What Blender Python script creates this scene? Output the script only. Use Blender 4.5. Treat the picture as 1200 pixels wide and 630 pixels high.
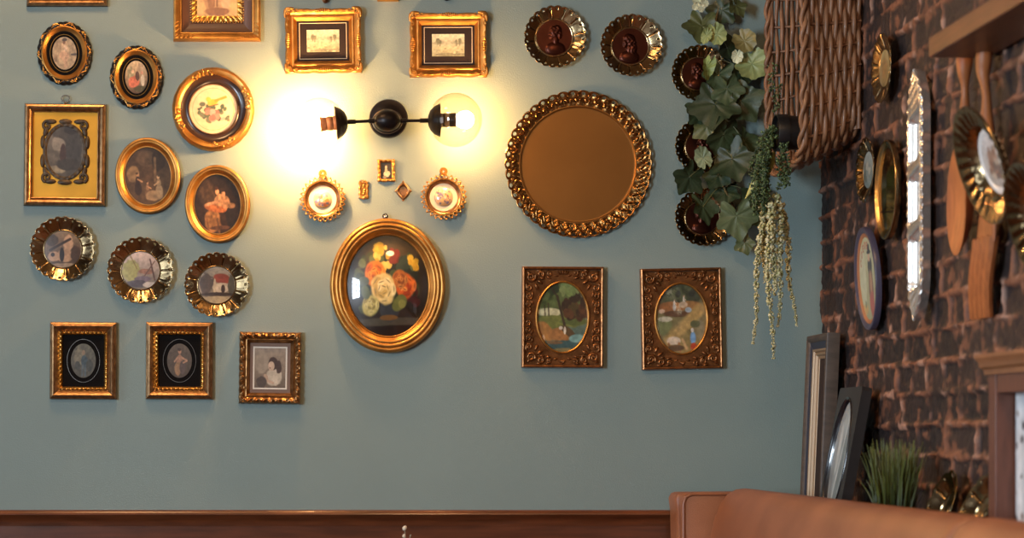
import bpy, math, random
import numpy as np
from mathutils import Vector

random.seed(11)
rng = np.random.default_rng(11)
PI = math.pi
SC = bpy.context.scene
COL = SC.collection
for o in list(bpy.data.objects):
    bpy.data.objects.remove(o)

# ---------------------------------------------------------------- camera
F = 2400.0                 # focal length in pixels of a 1200 px wide frame
D = 5.76                   # camera to back wall
UX, VZ = 350.0, 510.0      # where the wall normal through the lens meets the frame
ZC = 1.15                  # eye height
XB = 1.464                 # face of the brick wall
S = D / F                  # metres per pixel on the back wall
cam_d = bpy.data.cameras.new('camera')
cam = bpy.data.objects.new('camera', cam_d)
COL.objects.link(cam)
cam.location = (0, -D, ZC)
cam.rotation_euler = (PI / 2, 0, 0)
cam_d.sensor_width = 36
cam_d.lens = 36 * F / 1200
cam_d.shift_x = (600 - UX) / 1200
cam_d.shift_y = (VZ - 315) / 1200
cam_d.clip_end = 50
cam_d.dof.use_dof = True
cam_d.dof.focus_distance = D - 0.03
cam_d.dof.aperture_fstop = 3.2
SC.camera = cam

# ---------------------------------------------------------------- world, light, exposure
world = bpy.data.worlds.new('sky')
SC.world = world
world.use_nodes = True
bg = world.node_tree.nodes['Background']
bg.inputs[0].default_value = (0.55, 0.72, 1.0, 1)
bg.inputs[1].default_value = 0.8
SC.view_settings.view_transform = 'Standard'
SC.view_settings.look = 'None'
SC.view_settings.gamma = 1
SC.view_settings.use_curve_mapping = False
SC.view_settings.exposure = 0.1
SC.cycles.use_denoising = True
SC.cycles.sample_clamp_indirect = 4.0
SC.cycles.max_bounces = 8
SC.cycles.transparent_max_bounces = 16


def area(name, loc, rot, sx, sy, power, color, shape='RECTANGLE'):
    l = bpy.data.lights.new(name, 'AREA')
    l.shape = shape
    l.size = sx
    l.size_y = sy
    l.energy = power
    l.color = color
    o = bpy.data.objects.new(name, l)
    o.location = loc
    o.rotation_euler = rot
    COL.objects.link(o)
    return o


DAY = (0.72, 0.86, 1.0)
WARM = (1.0, 0.57, 0.26)
WIN_POWER, PEND_POWER = 26.0, 19.0
BULB_A, BULB_B = 900.0, 430.0          # emission of the two bulbs of the wall lamp
# daylight just outside the two windows of the wall on the camera's left, and 
area('window_daylight', (-2.92, -1.75, 1.75), (0, -PI / 2, 0), 1.5, 1.2, WIN_POWER, DAY)
area('window_daylight', (-2.92, -5.0, 1.75), (0, -PI / 2, 0), 1.5, 1.6, WIN_POWER * 17.0, DAY)
# warm ceiling lamps over the tables
area('ceiling_lamp_light', (-0.65, -0.95, 3.16), (0, 0, 0), 0.5, 0.5, PEND_POWER, WARM, 'DISK')
area('ceiling_lamp_light', (0.55, -2.9, 3.16), (0, 0, 0), 0.5, 0.5, PEND_POWER * 1.6, WARM, 'DISK')


# ---------------------------------------------------------------- helpers
def W(u, v, d=0.0):
    """point d in front of the back wall on the line of sight of a frame position"""
    k = (D - d) / F
    return Vector(((u - UX) * k, -d, ZC + (VZ - v) * k))


def BR(u, v, h=0.0):
    """point h in front of the brick wall"""
    dep = F * (XB - h) / (u - UX)
    return Vector((XB - h, dep - D, ZC + (VZ - v) * dep / F))


def lin(c):
    out = []
    for x in c[:3]:
        x = x / 255.0
        out.append(x / 12.92 if x <= 0.04045 else ((x + 0.055) / 1.055) ** 2.4)
    return tuple(out)


def M(name, col, metal=0.0, rough=0.5, var=0.0, vscale=20.0, bump=0.0, bscale=80.0, coat=0.0, attr=False, spec=0.5, stretch=None, col2=None, sub=0.0):
    m = bpy.data.materials.new(name)
    m.use_nodes = True
    nt = m.node_tree
    b = nt.nodes['Principled BSDF']
    c = lin(col)
    b.inputs['Base Color'].default_value = (*c, 1)
    b.inputs['Metallic'].default_value = metal
    b.inputs['Roughness'].default_value = rough
    b.inputs['Coat Weight'].default_value = coat
    b.inputs['Coat Roughness'].default_value = 0.04
    b.inputs['Specular IOR Level'].default_value = spec
    tc = nt.nodes.new('ShaderNodeTexCoord')
    src = tc.outputs['Object']
    if stretch:
        mp = nt.nodes.new('ShaderNodeMapping')
        mp.inputs['Scale'].default_value = stretch
        nt.links.new(src, mp.inputs['Vector'])
        src = mp.outputs['Vector']
    if attr:
        at = nt.nodes.new('ShaderNodeAttribute')
        at.attribute_name = 'Col'
        nt.links.new(at.outputs['Color'], b.inputs['Base Color'])
    elif var > 0:
        nz = nt.nodes.new('ShaderNodeTexNoise')
        nz.inputs['Scale'].default_value = vscale
        nz.inputs['Detail'].default_value = 6
        nt.links.new(src, nz.inputs['Vector'])
        mx = nt.nodes.new('ShaderNodeValToRGB')
        mx.color_ramp.elements[0].position = 0.32
        mx.color_ramp.elements[1].position = 0.68
        c2 = lin(col2) if col2 else tuple(x * (1 - var) for x in c)
        mx.color_ramp.elements[0].color = (*c2, 1)
        mx.color_ramp.elements[1].color = (*[min(1, x * (1 + var * 0.5)) for x in c], 1)
        nt.links.new(nz.outputs['Fac'], mx.inputs['Fac'])
        nt.links.new(mx.outputs['Color'], b.inputs['Base Color'])
    if bump > 0:
        n2 = nt.nodes.new('ShaderNodeTexNoise')
        n2.inputs['Scale'].default_value = bscale
        n2.inputs['Detail'].default_value = 4
        nt.links.new(src, n2.inputs['Vector'])
        bp = nt.nodes.new('ShaderNodeBump')
        bp.inputs['Strength'].default_value = bump
        bp.inputs['Distance'].default_value = 0.003
        nt.links.new(n2.outputs['Fac'], bp.inputs['Height'])
        nt.links.new(bp.outputs['Normal'], b.inputs['Normal'])
    return m


class MB:
    """collects geometry for ONE mesh object"""

    def __init__(s):
        s.v, s.f, s.c, s.n = [], [], [], 0

    def add(s, v, f, col=None):
        v = np.asarray(v, float).reshape(-1, 3)
        s.v.append(v)
        s.f += [tuple(i + s.n for i in q) for q in f]
        if col is None:
            col = (0.5, 0.5, 0.5)
        col = np.asarray(col, float)
        if col.ndim == 1:
            col = np.tile(col, (len(v), 1))
        s.c.append(col.reshape(-1, 3))
        s.n += len(v)

    def grid(s, P, cu=False, cv=False, mask=None, col=None, flip=False):
        P = np.asarray(P, float)
        n, m = P.shape[:2]
        f = []
        for i in range(n if cu else n - 1):
            i2 = (i + 1) % n
            for j in range(m if cv else m - 1):
                if mask is not None and not mask[i, j]:
                    continue
                j2 = (j + 1) % m
                q = (i * m + j, i2 * m + j, i2 * m + j2, i * m + j2)
                f.append(q[::-1] if flip else q)
        s.add(P.reshape(-1, 3), f, None if col is None else np.asarray(col).reshape(-1, 3) if np.ndim(col) > 1 else col)

    def tube(s, pts, rad, n=6, closed=False, col=None):
        pts = np.asarray(pts, float)
        k = len(pts)
        rad = np.full(k, rad) if np.isscalar(rad) else np.asarray(rad, float)
        if closed:
            T = np.roll(pts, -1, 0) - np.roll(pts, 1, 0)
        else:
            T = np.gradient(pts, axis=0)
        T /= np.maximum(np.linalg.norm(T, axis=1, keepdims=True), 1e-9)
        ref = np.array([0, 1, 0.0]) if abs(T[0][1]) < 0.9 else np.array([1.0, 0, 0])
        N = np.cross(T[0], ref)
        P = np.zeros((k, n, 3))
        a = np.arange(n) * 2 * PI / n
        for i in range(k):
            N = N - T[i] * N.dot(T[i])
            N /= max(np.linalg.norm(N), 1e-9)
            B = np.cross(T[i], N)
            P[i] = pts[i] + rad[i] * (np.cos(a)[:, None] * N + np.sin(a)[:, None] * B)
        base = s.n
        s.grid(P, cu=closed, cv=True, col=col)
        if not closed:
            s.f.append(tuple(base + j for j in range(n)))
            s.f.append(tuple(base + (k - 1) * n + j for j in range(n))[::-1])

    def box(s, x0, x1, y0, y1, z0, z1, col=None):
        v = [(x, y, z) for x in (x0, x1) for y in (y0, y1) for z in (z0, z1)]
        s.add(v, [(0, 1, 3, 2), (4, 6, 7, 5), (0, 4, 5, 1), (2, 3, 7, 6), (0, 2, 6, 4), (1, 5, 7, 3)], col)

    def ball(s, c, r, rot=0.0, nu=10, nv=6, col=None):
        """ellipsoid; r is a radius or three; rot turns it in the x-z plane"""
        if np.isscalar(r):
            r = (r, r, r)
        th = np.linspace(0, 2 * PI, nu, endpoint=False)
        ph = np.linspace(0.001, PI - 0.001, nv)
        x = r[0] * np.cos(th)[:, None] * np.sin(ph)[None]
        z = r[2] * np.sin(th)[:, None] * np.sin(ph)[None]
        y = r[1] * np.ones(nu)[:, None] * np.cos(ph)[None]
        ca, sa = math.cos(rot), math.sin(rot)
        P = np.stack([c[0] + x * ca - z * sa, c[1] + y, c[2] + x * sa + z * ca], -1)
        s.grid(P, cu=True, col=col)

    def lathe(s, prof, n=64, axis='y', mod=None, c=(0, 0, 0), col=None, mask=None):
        """prof: (radius, height); height runs to -y (off the wall), to z or to x"""
        th = np.linspace(0, 2 * PI, n, endpoint=False)
        R = np.array([p[0] for p in prof])
        H = np.array([p[1] for p in prof])
        RR = np.tile(R, (n, 1))
        HH = np.tile(H, (n, 1))
        if mod:
            RR, HH = mod(th[:, None], RR, HH)
        a, b = RR * np.cos(th)[:, None], RR * np.sin(th)[:, None]
        P = {'y': (a, -HH, b), 'z': (a, b, HH), 'x': (HH, a, b)}[axis]
        P = np.stack(P, -1) + np.array(c)
        s.grid(P, cu=True, col=col, mask=mask)

    def build(s, name, mat, parent=None, angle=40, solid=0.0, bevel=0.0, color=False):
        me = bpy.data.meshes.new(name)
        v = np.concatenate(s.v)
        me.from_pydata(v.tolist(), [], s.f)
        me.update()
        import bmesh
        if len(s.f) < 150000:
            bm = bmesh.new()
            bm.from_mesh(me)
            bmesh.ops.recalc_face_normals(bm, faces=bm.faces)
            bm.to_mesh(me)
            bm.free()
        if color:
            a = me.color_attributes.new('Col', 'FLOAT_COLOR', 'POINT')
            c = np.concatenate(s.c)
            a.data.foreach_set('color', np.concatenate([c, np.ones((len(c), 1))], 1).astype(np.float32).ravel())
        me.shade_smooth()
        me.set_sharp_from_angle(angle=math.radians(angle))
        me.materials.append(mat)
        o = bpy.data.objects.new(name, me)
        COL.objects.link(o)
        if parent:
            o.parent = parent
        if bevel:
            md = o.modifiers.new('bevel', 'BEVEL')
            md.width = bevel
            md.segments = 3
            md.limit_method = 'ANGLE'
        if solid:
            md = o.modifiers.new('solid', 'SOLIDIFY')
            md.thickness = solid
            md.offset = 0
        return o


def tag(o, label, cat, group=None):
    o['label'] = label
    o['category'] = cat
    if group:
        o['group'] = group
    return o


def thing(name, label, cat, loc, rot=(0, 0, 0), group=None):
    o = bpy.data.objects.new(name, None)
    o.empty_display_size = 0.05
    COL.objects.link(o)
    o.location = loc
    o.rotation_euler = rot
    return tag(o, label, cat, group)


def on_wall(name, label, cat, u, v, tilt=0.0, group=None, d=0.0):
    return thing(name, label, cat, W(u, v, d), (0, math.radians(tilt), 0), group)


def struct(o):
    o['kind'] = 'structure'
    return o


def p(n):
    return n * S


# value noise ------------------------------------------------------
def vnoise(shape, scale, r=rng):
    """smooth noise 0..1 over an array, scale = cells across the longer side"""
    h, w = shape
    k = max(h, w)
    gh, gw = int(h / k * scale) + 4, int(w / k * scale) + 4
    g = r.random((gh, gw))
    y = np.linspace(0, h / k * scale, h)
    x = np.linspace(0, w / k * scale, w)
    yi, xi = y.astype(int), x.astype(int)
    fy, fx = y - yi, x - xi
    fy = (fy * fy * (3 - 2 * fy))[:, None]
    fx = (fx * fx * (3 - 2 * fx))[None]
    a = g[yi][:, xi]
    b = g[yi][:, xi + 1]
    c = g[yi + 1][:, xi]
    d = g[yi + 1][:, xi + 1]
    return (a * (1 - fx) + b * fx) * (1 - fy) + (c * (1 - fx) + d * fx) * fy


def fnoise(shape, scale, oct=3, r=rng):
    t, amp, tot = 0, 1, 0
    for k in range(oct):
        t = t + amp * vnoise(shape, scale * 2 ** k, r)
        tot += amp
        amp *= 0.5
    return t / tot


class Paint:
    """brushwork of a little picture, kept as an array over x,z in -1..1"""

    def __init__(s, bottom, top, n=150, aspect=1.0, seed=0):
        s.r = np.random.default_rng(seed + 5)
        h = n
        w = max(20, int(n * aspect))
        s.z, s.x = np.meshgrid(np.linspace(-1, 1, h), np.linspace(-1, 1, w), indexing='ij')
        t = ((s.z + 1) / 2)[..., None]
        s.a = np.array(bottom, float) / 255 * (1 - t) + np.array(top, float) / 255 * t

    def mix(s, a, c):
        a = np.clip(a, 0, 1)[..., None]
        s.a = s.a * (1 - a) + np.array(c, float) / 255 * a
        return s

    def blob(s, x, z, rx, rz, c, rot=0, soft=0.16, rough=0.35, sc=9, al=1.0):
        ca, sa = math.cos(rot), math.sin(rot)
        dx, dz = s.x - x, s.z - z
        u, v = (dx * ca + dz * sa) / rx, (-dx * sa + dz * ca) / rz
        d = np.sqrt(u * u + v * v) + rough * (fnoise(s.x.shape, sc, 2, s.r) - 0.5)
        return s.mix((1 - d) / soft * al, c)

    def line(s, x0, z0, x1, z1, w, c, al=1.0):
        dx, dz = x1 - x0, z1 - z0
        t = np.clip(((s.x - x0) * dx + (s.z - z0) * dz) / (dx * dx + dz * dz + 1e-9), 0, 1)
        d = np.hypot(s.x - x0 - t * dx, s.z - z0 - t * dz)
        return s.mix((1 - d / w) * 2 * al, c)

    def ring(s, x, z, r, w, c, asp=1.0):
        d = np.abs(np.hypot((s.x - x) / asp, s.z - z) - r)
        return s.mix((1 - d / w) * 2, c)

    def scatter(s, n, box, rmin, rmax, cols, **k):
        for i in range(n):
            x = s.r.uniform(box[0], box[1])
            z = s.r.uniform(box[2], box[3])
            q = s.r.uniform(rmin, rmax)
            s.blob(x, z, q, q * s.r.uniform(.6, 1.2), cols[s.r.integers(len(cols))], rot=s.r.uniform(0, 3), **k)
        return s

    def tex(s, amp, sc=14):
        s.a = s.a * (1 + amp * (fnoise(s.x.shape, sc, 3, s.r)[..., None] - 0.5) * 2)
        return s

    def figure(s, x, z, h, skin, top, skirt, flip=1):
        """a small generic robed figure"""
        s.blob(x, z - h * .28, h * .22, h * .34, skirt, rough=.2)
        s.blob(x, z + h * .1, h * .13, h * .2, top, rough=.15)
        s.line(x, z + h * .15, x + flip * h * .25, z + h * .02, h * .05, skin)
        s.blob(x + flip * h * .02, z + h * .36, h * .08, h * .1, skin, rough=.1)
        s.blob(x - flip * h * .02, z + h * .42, h * .085, h * .06, tuple(c * .4 for c in skin), rough=.1)
        return s

    def at(s, x, z):
        h, w = s.x.shape
        fx = np.clip((np.asarray(x) + 1) / 2 * (w - 1), 0, w - 1.001)
        fz = np.clip((np.asarray(z) + 1) / 2 * (h - 1), 0, h - 1.001)
        xi, zi = fx.astype(int), fz.astype(int)
        tx, tz = (fx - xi)[..., None], (fz - zi)[..., None]
        c = (s.a[zi, xi] * (1 - tx) + s.a[zi, xi + 1] * tx) * (1 - tz) + (s.a[zi + 1, xi] * (1 - tx) + s.a[zi + 1, xi + 1] * tx) * tz
        c = np.clip(c, 0, 1)
        return np.where(c <= 0.04045, c / 12.92, ((c + 0.055) / 1.055) ** 2.4)


def pic_rect(parent, w, h, y, paint, mat, nx=90, nz=110, name='picture'):
    mb = MB()
    X, Z = np.meshgrid(np.linspace(-1, 1, nx), np.linspace(-1, 1, nz), indexing='ij')
    P = np.stack([X * w / 2, np.full_like(X, -y), Z * h / 2], -1)
    mb.grid(P, col=paint.at(X, Z))
    return mb.build(name, mat, parent, color=True)


def pic_oval(parent, a, b, y, paint, mat, dome=0.0, nr=44, nt=150, name='picture', c=(0, 0)):
    mb = MB()
    r = np.linspace(0.004, 1, nr)[None, :]
    th = np.linspace(0, 2 * PI, nt, endpoint=False)[:, None]
    X, Z = r * np.cos(th), r * np.sin(th)
    P = np.stack([c[0] + X * a, -(y + dome * (1 - r ** 2)) * np.ones_like(X), c[1] + Z * b], -1)
    mb.grid(P, cu=True, col=paint.at(X, Z))
    return mb.build(name, mat, parent, color=True)


def rect_frame(mb, w, h, prof, n=2, relief=None, edge=None):
    a, b = w / 2, h / 2
    for k, (dx, dz, nx, nz, L, dist) in enumerate(((1, 0, 0, 1, a, b), (0, 1, -1, 0, b, a), (-1, 0, 0, -1, a, b), (0, -1, 1, 0, b, a))):
        t = np.linspace(-1, 1, n)[:, None]
        o = np.array([q[0] for q in prof])[None, :]
        hh = np.array([q[1] for q in prof])[None, :] * np.ones((n, 1))
        s = t * (L - o)
        oo = o * np.ones((n, 1))
        if relief is not None:
            hh = hh + relief(s, oo, L)
        if edge is not None:
            fall = np.clip(1 - oo / (0.5 * oo.max()), 0, 1)
            oo = oo + edge(s, L) * fall
        P = np.stack([nx * (-dist + oo) + dx * s, -hh, nz * (-dist + oo) + dz * s], -1)
        mb.grid(P)


def oval_frame(mb, a, b, prof, n=120, relief=None, edge=None, c=(0, 0)):
    th = np.linspace(0, 2 * PI, n, endpoint=False)[:, None]
    o = np.array([q[0] for q in prof])[None, :] * np.ones((n, 1))
    h = np.array([q[1] for q in prof])[None, :] * np.ones((n, 1))
    if relief is not None:
        h = h + relief(th, o)
    e = edge(th) * np.clip(1 - o / (0.5 * max(o.max(), 1e-6)), 0, 1) if edge is not None else 0
    P = np.stack([c[0] + (a - o - e) * np.cos(th), -h, c[1] + (b - o - e) * np.sin(th)], -1)
    mb.grid(P, cu=True)


def scroll(mb, x, z, h, r, a0, turns=1.3, sg=1, t=0.002, n=6, tail=0.0):
    k = np.linspace(0, 1, 22)
    an = a0 + sg * 2 * PI * turns * k
    rr = r * (1 - 0.82 * k)
    pts = np.stack([x + rr * np.cos(an), np.full_like(k, -h), z + rr * np.sin(an)], -1)
    if tail > 0:
        d = np.array([math.sin(a0) * sg, 0, -math.cos(a0) * sg])
        q = np.linspace(tail, 0.001, 6)[:, None]
        pts = np.concatenate([pts[0] + d * q + np.array([math.cos(a0), 0, math.sin(a0)]) * (q ** 2) / max(r, 1e-4) * -0.25, pts])
        k = np.concatenate([np.full(6, -0.2), k])
    mb.tube(pts, t * (1 - 0.45 * k), n)


def leafy(mb, x, z, h, ln, wd, ang, th=0.003):
    mb.ball((x + math.cos(ang) * ln / 2, -h, z + math.sin(ang) * ln / 2), (ln / 2, th, wd / 2), rot=ang, nu=12, nv=7)


# ---------------------------------------------------------------- materials
m_wall = M('sage_paint', (126, 143, 138), rough=.55, var=.07, vscale=1.7, bump=.25, bscale=260)
m_plain = M('brown_plaster', (92, 74, 58), rough=.8, var=.05, vscale=2)
m_ceil = M('ceiling_paint', (120, 104, 84), rough=.8)
m_floor = M('floor_boards', (98, 62, 40), rough=.45, var=.3, vscale=6, stretch=(1, 8, 1))
m_brick = M('sooty_brick', (60, 45, 40), rough=.62, attr=True, bump=.5, bscale=190, spec=.35)
m_wood = M('mahogany', (98, 52, 28), rough=.32, var=.35, vscale=7, stretch=(1, 6, 9), coat=.25)
m_wood2 = M('walnut_board', (104, 64, 38), rough=.4, var=.3, vscale=9, stretch=(7, 1, 9))
m_leather = M('tan_leather', (140, 88, 58), rough=.42, var=.22, vscale=5, bump=.25, bscale=420, col2=(120, 72, 46))
m_gold = M('antique_gold', (200, 144, 74), metal=.9, rough=.40, var=.35, vscale=25, bump=.10, bscale=220)
m_goldb = M('bright_gold', (214, 160, 80), metal=.95, rough=.28, var=.15, vscale=40)
m_bronze = M('bronze_gilt', (158, 120, 82), metal=.92, rough=.30, var=.45, vscale=60, bump=.2, bscale=200)
m_dbronze = M('carved_bronze_wood', (140, 92, 52), metal=.75, rough=.30, var=.45, vscale=50, bump=.25, bscale=180)
m_brass = M('old_brass', (158, 134, 98), metal=1, rough=.19, var=.3, vscale=26, bump=.12, bscale=120)
m_traybr = M('satin_brass', (150, 108, 60), metal=1, rough=.42, var=.12, vscale=5)
m_copper = M('copper_medal', (76, 38, 26), metal=.85, rough=.30, var=.3, vscale=30)
m_black = M('black_lacquer', (18, 13, 11), rough=.42, spec=.35)
m_blackmat = M('black_card', (14, 11, 10), rough=.9, spec=.15)
m_velvet = M('brown_velvet', (34, 20, 16), rough=.9)
m_brownmat = M('brown_mat', (86, 56, 40), rough=.45, var=.15, vscale=8)
m_greybr = M('mauve_mat', (120, 96, 82), rough=.7)
m_cream = M('cream_card', (226, 206, 170), rough=.7)
m_white = M('white_card', (224, 216, 200), rough=.7)
m_goldmat = M('gilt_mat', (206, 150, 52), metal=.75, rough=.5, var=.15, vscale=12)
m_pict = M('printed_picture', (128, 128, 128), rough=.5, attr=True)
m_gloss = M('varnished_picture', (128, 128, 128), rough=.35, attr=True, coat=1.0)
m_iron = M('dark_bronze_metal', (30, 24, 22), metal=.6, rough=.36)
m_silver = M('polished_silver', (226, 220, 212), metal=.86, rough=.24, bump=.1, bscale=60)
m_wicker = M('wicker', (132, 92, 62), rough=.5, var=.35, vscale=30, coat=.15)
m_pot = M('black_plastic', (20, 20, 20), rough=.4)
m_leaf = M('foliage', (70, 90, 50), rough=.48, attr=True, bump=.25, bscale=120)
m_spoon = M('oiled_wood', (160, 92, 46), rough=.5, var=.25, vscale=12, stretch=(9, 9, 1))
m_darkfr = M('charcoal_wood', (38, 35, 34), rough=.4, var=.2, vscale=25)
m_greyfr = M('grey_brown_wood', (78, 66, 56), rough=.5, var=.3, vscale=20, stretch=(1, 1, 4))
m_navy = M('navy_band', (44, 48, 62), rough=.5)
m_mirror = M('mirror_glass', (226, 230, 230), metal=1, rough=.03)
m_steel = M('nickel', (170, 165, 158), metal=1, rough=.25)
m_table = M('table_wood', (70, 40, 24), rough=.4, var=.3, vscale=8, stretch=(6, 1, 1))
m_vase = M('grey_stoneware', (120, 116, 108), rough=.5)


def emission(name, col, st):
    m = bpy.data.materials.new(name)
    m.use_nodes = True
    nt = m.node_tree
    b = nt.nodes['Principled BSDF']
    b.inputs['Base Color'].default_value = (*col, 1)
    b.inputs['Emission Color'].default_value = (*col, 1)
    b.inputs['Emission Strength'].default_value = st
    return m


def glassy(name, tint, gl=0.9):
    m = bpy.data.materials.new(name)
    m.use_nodes = True
    nt = m.node_tree
    nt.nodes.remove(nt.nodes['Principled BSDF'])
    out = nt.nodes['Material Output']
    tr = nt.nodes.new('ShaderNodeBsdfTransparent')
    tr.inputs[0].default_value = (*tint, 1)
    gs = nt.nodes.new('ShaderNodeBsdfGlossy')
    gs.inputs['Roughness'].default_value = 0.03
    gs.inputs['Color'].default_value = (gl, gl, gl, 1)
    lw0 = nt.nodes.new('ShaderNodeLayerWeight')
    lw0.inputs['Blend'].default_value = 0.5
    pw = nt.nodes.new('ShaderNodeMath')
    pw.operation = 'POWER'
    pw.inputs[1].default_value = 4.0
    nt.links.new(lw0.outputs['Facing'], pw.inputs[0])
    lw = nt.nodes.new('ShaderNodeMath')
    lw.operation = 'MULTIPLY_ADD'
    lw.inputs[1].default_value = 0.60
    lw.inputs[2].default_value = 0.04
    nt.links.new(pw.outputs[0], lw.inputs[0])
    mx = nt.nodes.new('ShaderNodeMixShader')
    nt.links.new(lw.outputs[0], mx.inputs[0])
    nt.links.new(tr.outputs[0], mx.inputs[1])
    nt.links.new(gs.outputs[0], mx.inputs[2])
    nt.links.new(mx.outputs[0], out.inputs[0])
    return m


# ================================================================ SETTING
XL, YF, ZT = -2.8, -7.9, 3.2


def plain_box(name, x0, x1, y0, y1, z0, z1, mat, bevel=0):
    mb = MB()
    mb.box(x0, x1, y0, y1, z0, z1)
    return struct(mb.build(name, mat, angle=30, bevel=bevel))


plain_box('wall_back', XL, XB + 0.15, 0, 0.15, 0, ZT, m_wall)
plain_box('floor', XL, XB + .15, YF, 0.15, -0.1, 0, m_floor)
plain_box('ceiling', XL, XB + .15, YF, 0.15, ZT, ZT + 0.1, m_ceil)

# wall with two windows, and the shop-front wall behind the camera
mb = MB()
X0, X1 = XL - 0.15, XL
ys = [(-7.9, -5.8), (-4.2, -2.35), (-1.15, 0.15)]
for a, b in ys:
    mb.box(X0, X1, a, b, 0, ZT)
for a, b in ((-5.8, -4.2), (-2.35, -1.15)):
    mb.box(X0, X1, a, b, 0, 1.0)
    mb.box(X0, X1, a, b, 2.5, ZT)
struct(mb.build('wall_left', m_plain, angle=30))
for i, (a, b) in enumerate(((-2.35, -1.15), (-5.8, -4.2))):
    mb = MB()
    for q in (a + .03, (a + b) / 2, b - .03):
        mb.box(XL - .1, XL - .05, q - .03, q + .03, 1.0, 2.5)
    for q in (1.03, 1.55, 2.02, 2.47):
        mb.box(XL - .095, XL - .055, a, b, q - .025, q + .025)
    struct(mb.build('window_%d' % (i + 1), m_white, angle=30))
mb = MB()
mb.box(XL, XB + .15, YF - .15, YF, 0, ZT)
struct(mb.build('wall_front', m_plain, angle=30))

# brick wall: relief of sooty bricks and thick irregular mortar
ny, nz = 430, 400
yy = np.linspace(0.0, -2.15, ny)
zz = np.linspace(0.80, 2.80, nz)
Y, Z = np.meshgrid(yy, zz, indexing='ij')
shape = Y.shape
wob = (fnoise(shape, 18, 4) - .5)
wob2 = (fnoise(shape, 20, 4) - .5)
pitch = 0.0735
zc = Z / pitch + wob * .24
row = np.floor(zc).astype(int)
fz = (zc - row)
dz = np.minimum(fz, 1 - fz) * pitch
R0 = row.min()
nr = row.max() - R0 + 1
rr_ = np.random.default_rng(3)
length = np.where(rr_.random(nr) < .42, .118, .215)
offs = rr_.random(nr)
L_ = length[row - R0]
yc = (Y / L_ + offs[row - R0]) + wob2 * .12 * (.118 / L_) * 1.4
bi = np.floor(yc).astype(int)
fy = yc - bi
dy = np.minimum(fy, 1 - fy) * L_
dd = np.minimum(dz, dy * 1.05)
blot = fnoise(shape, 45, 3)
mw = .0066 + .016 * (fnoise(shape, 30, 3) - .5)
mm = np.clip((mw - dd) / .005 + .5, 0, 1)
fine = fnoise(shape, 120, 3)
brand = np.random.default_rng(8).random((nr + 2, 60))
tone = brand[(row - R0), (bi % 60)]
hgt = mm * (.005 + .016 * (blot - .45)) + .008 * (fine - .5) + (1 - mm) * (tone - .5) * .006
hgt = hgt - .006
c_m1, c_m2, c_m3 = np.array(lin((126, 82, 60))), np.array(lin((52, 39, 34))), np.array(lin((158, 122, 104)))
c_b1, c_b2 = np.array(lin((34, 28, 28))), np.array(lin((60, 45, 40)))
t1 = np.clip((blot - .40) * 5.5, 0, 1)[..., None]
cm = c_m2 * (1 - t1) + c_m1 * t1
t3 = np.clip((fnoise(shape, 70, 3) - .60) * 7, 0, 1)[..., None]
cm = cm * (1 - t3) + c_m3 * t3
tb = np.clip(tone * .7 + (fine - .5), 0, 1)[..., None]
cb = c_b1 * (1 - tb) + c_b2 * tb
spl = np.clip((fnoise(shape, 55, 3) - .66) * 8, 0, 1)[..., None]
cb = cb * (1 - spl * .7) + c_m1 * spl * .7
colr = cb * (1 - mm[..., None]) + cm * mm[..., None]
mb = MB()
edgefix = np.ones(shape)
P = np.stack([XB - hgt, Y, Z], -1)
mb.grid(P, col=colr)
cav = lin((70, 52, 45))
Yg, Z0, Z1 = -2.15, .80, 2.80
for (a, b, c, d) in ((YF, Yg, 0, ZT), (Yg, 0.0, 0, Z0), (Yg, 0.0, Z1, ZT)):
    mb.add([(XB, a, c), (XB, b, c), (XB, b, d), (XB, a, d)], [(0, 1, 2, 3)], cav)
wr = struct(mb.build('wall_right', m_brick, angle=80, color=True))

# wooden wainscot of the back wall
mb = MB()
zt = W(0, 597.5, .03)[2]
prof = [(0, .0), (-.026, .0), (-.034, -.004), (-.036, -.012), (-.030, -.020), (-.022, -.026), (-.018, -.034), (-.016, -.045), (0, -.045)]
P = [[(x, y, zt + z) for (y, z) in prof] for x in (XL + .002, XB - .002)]
mb.grid(np.array(P))
struct(mb.build('trim_1', m_wood, angle=50))
mb = MB()
mb.box(XL + .002, XB - .002, -.014, 0, .12, zt - .044)
struct(mb.build('trim_2', m_wood, angle=30))
plain_box('baseboard_back', XL + .002, XB - .002, -.022, 0, 0, .12, m_wood)
# ledge behind the banquette that the leaning frames stand on
LZ = 0.90
plain_box('trim_3', 1.262, XB - .012, -3.2, -.04, 0, LZ, m_wood2)

# ceiling lamps out of view
for (x, y) in ((-.65, -.95), (.55, -2.9)):
    t = thing('ceiling_lamp', 'round warm ceiling lamp over the tables', 'lamp', (x, y, ZT), group='round ceiling lamps')
    mb = MB()
    mb.lathe([(.29, 0), (.29, -.03), (.27, -.034), (.255, -.03), (.255, -.002)], axis='z', n=48)
    mb.build('lamp_rim', m_iron, t)

# ================================================================ PICTURES ON THE SAGE WALL
def hang_ring(parent, z, r=.011, mat=None):
    mb = MB()
    a = np.linspace(0, 2 * PI, 24, endpoint=False)
    mb.tube(np.stack([r * np.cos(a), np.full(24, -.010), z + r + .004 + r * .85 * np.sin(a)], -1), .0018, 6, closed=True)
    mb.ball((0, -.008, z + .003), (.004, .006, .004))
    return mb.build('hanging_ring', mat or m_steel, parent)


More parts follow.
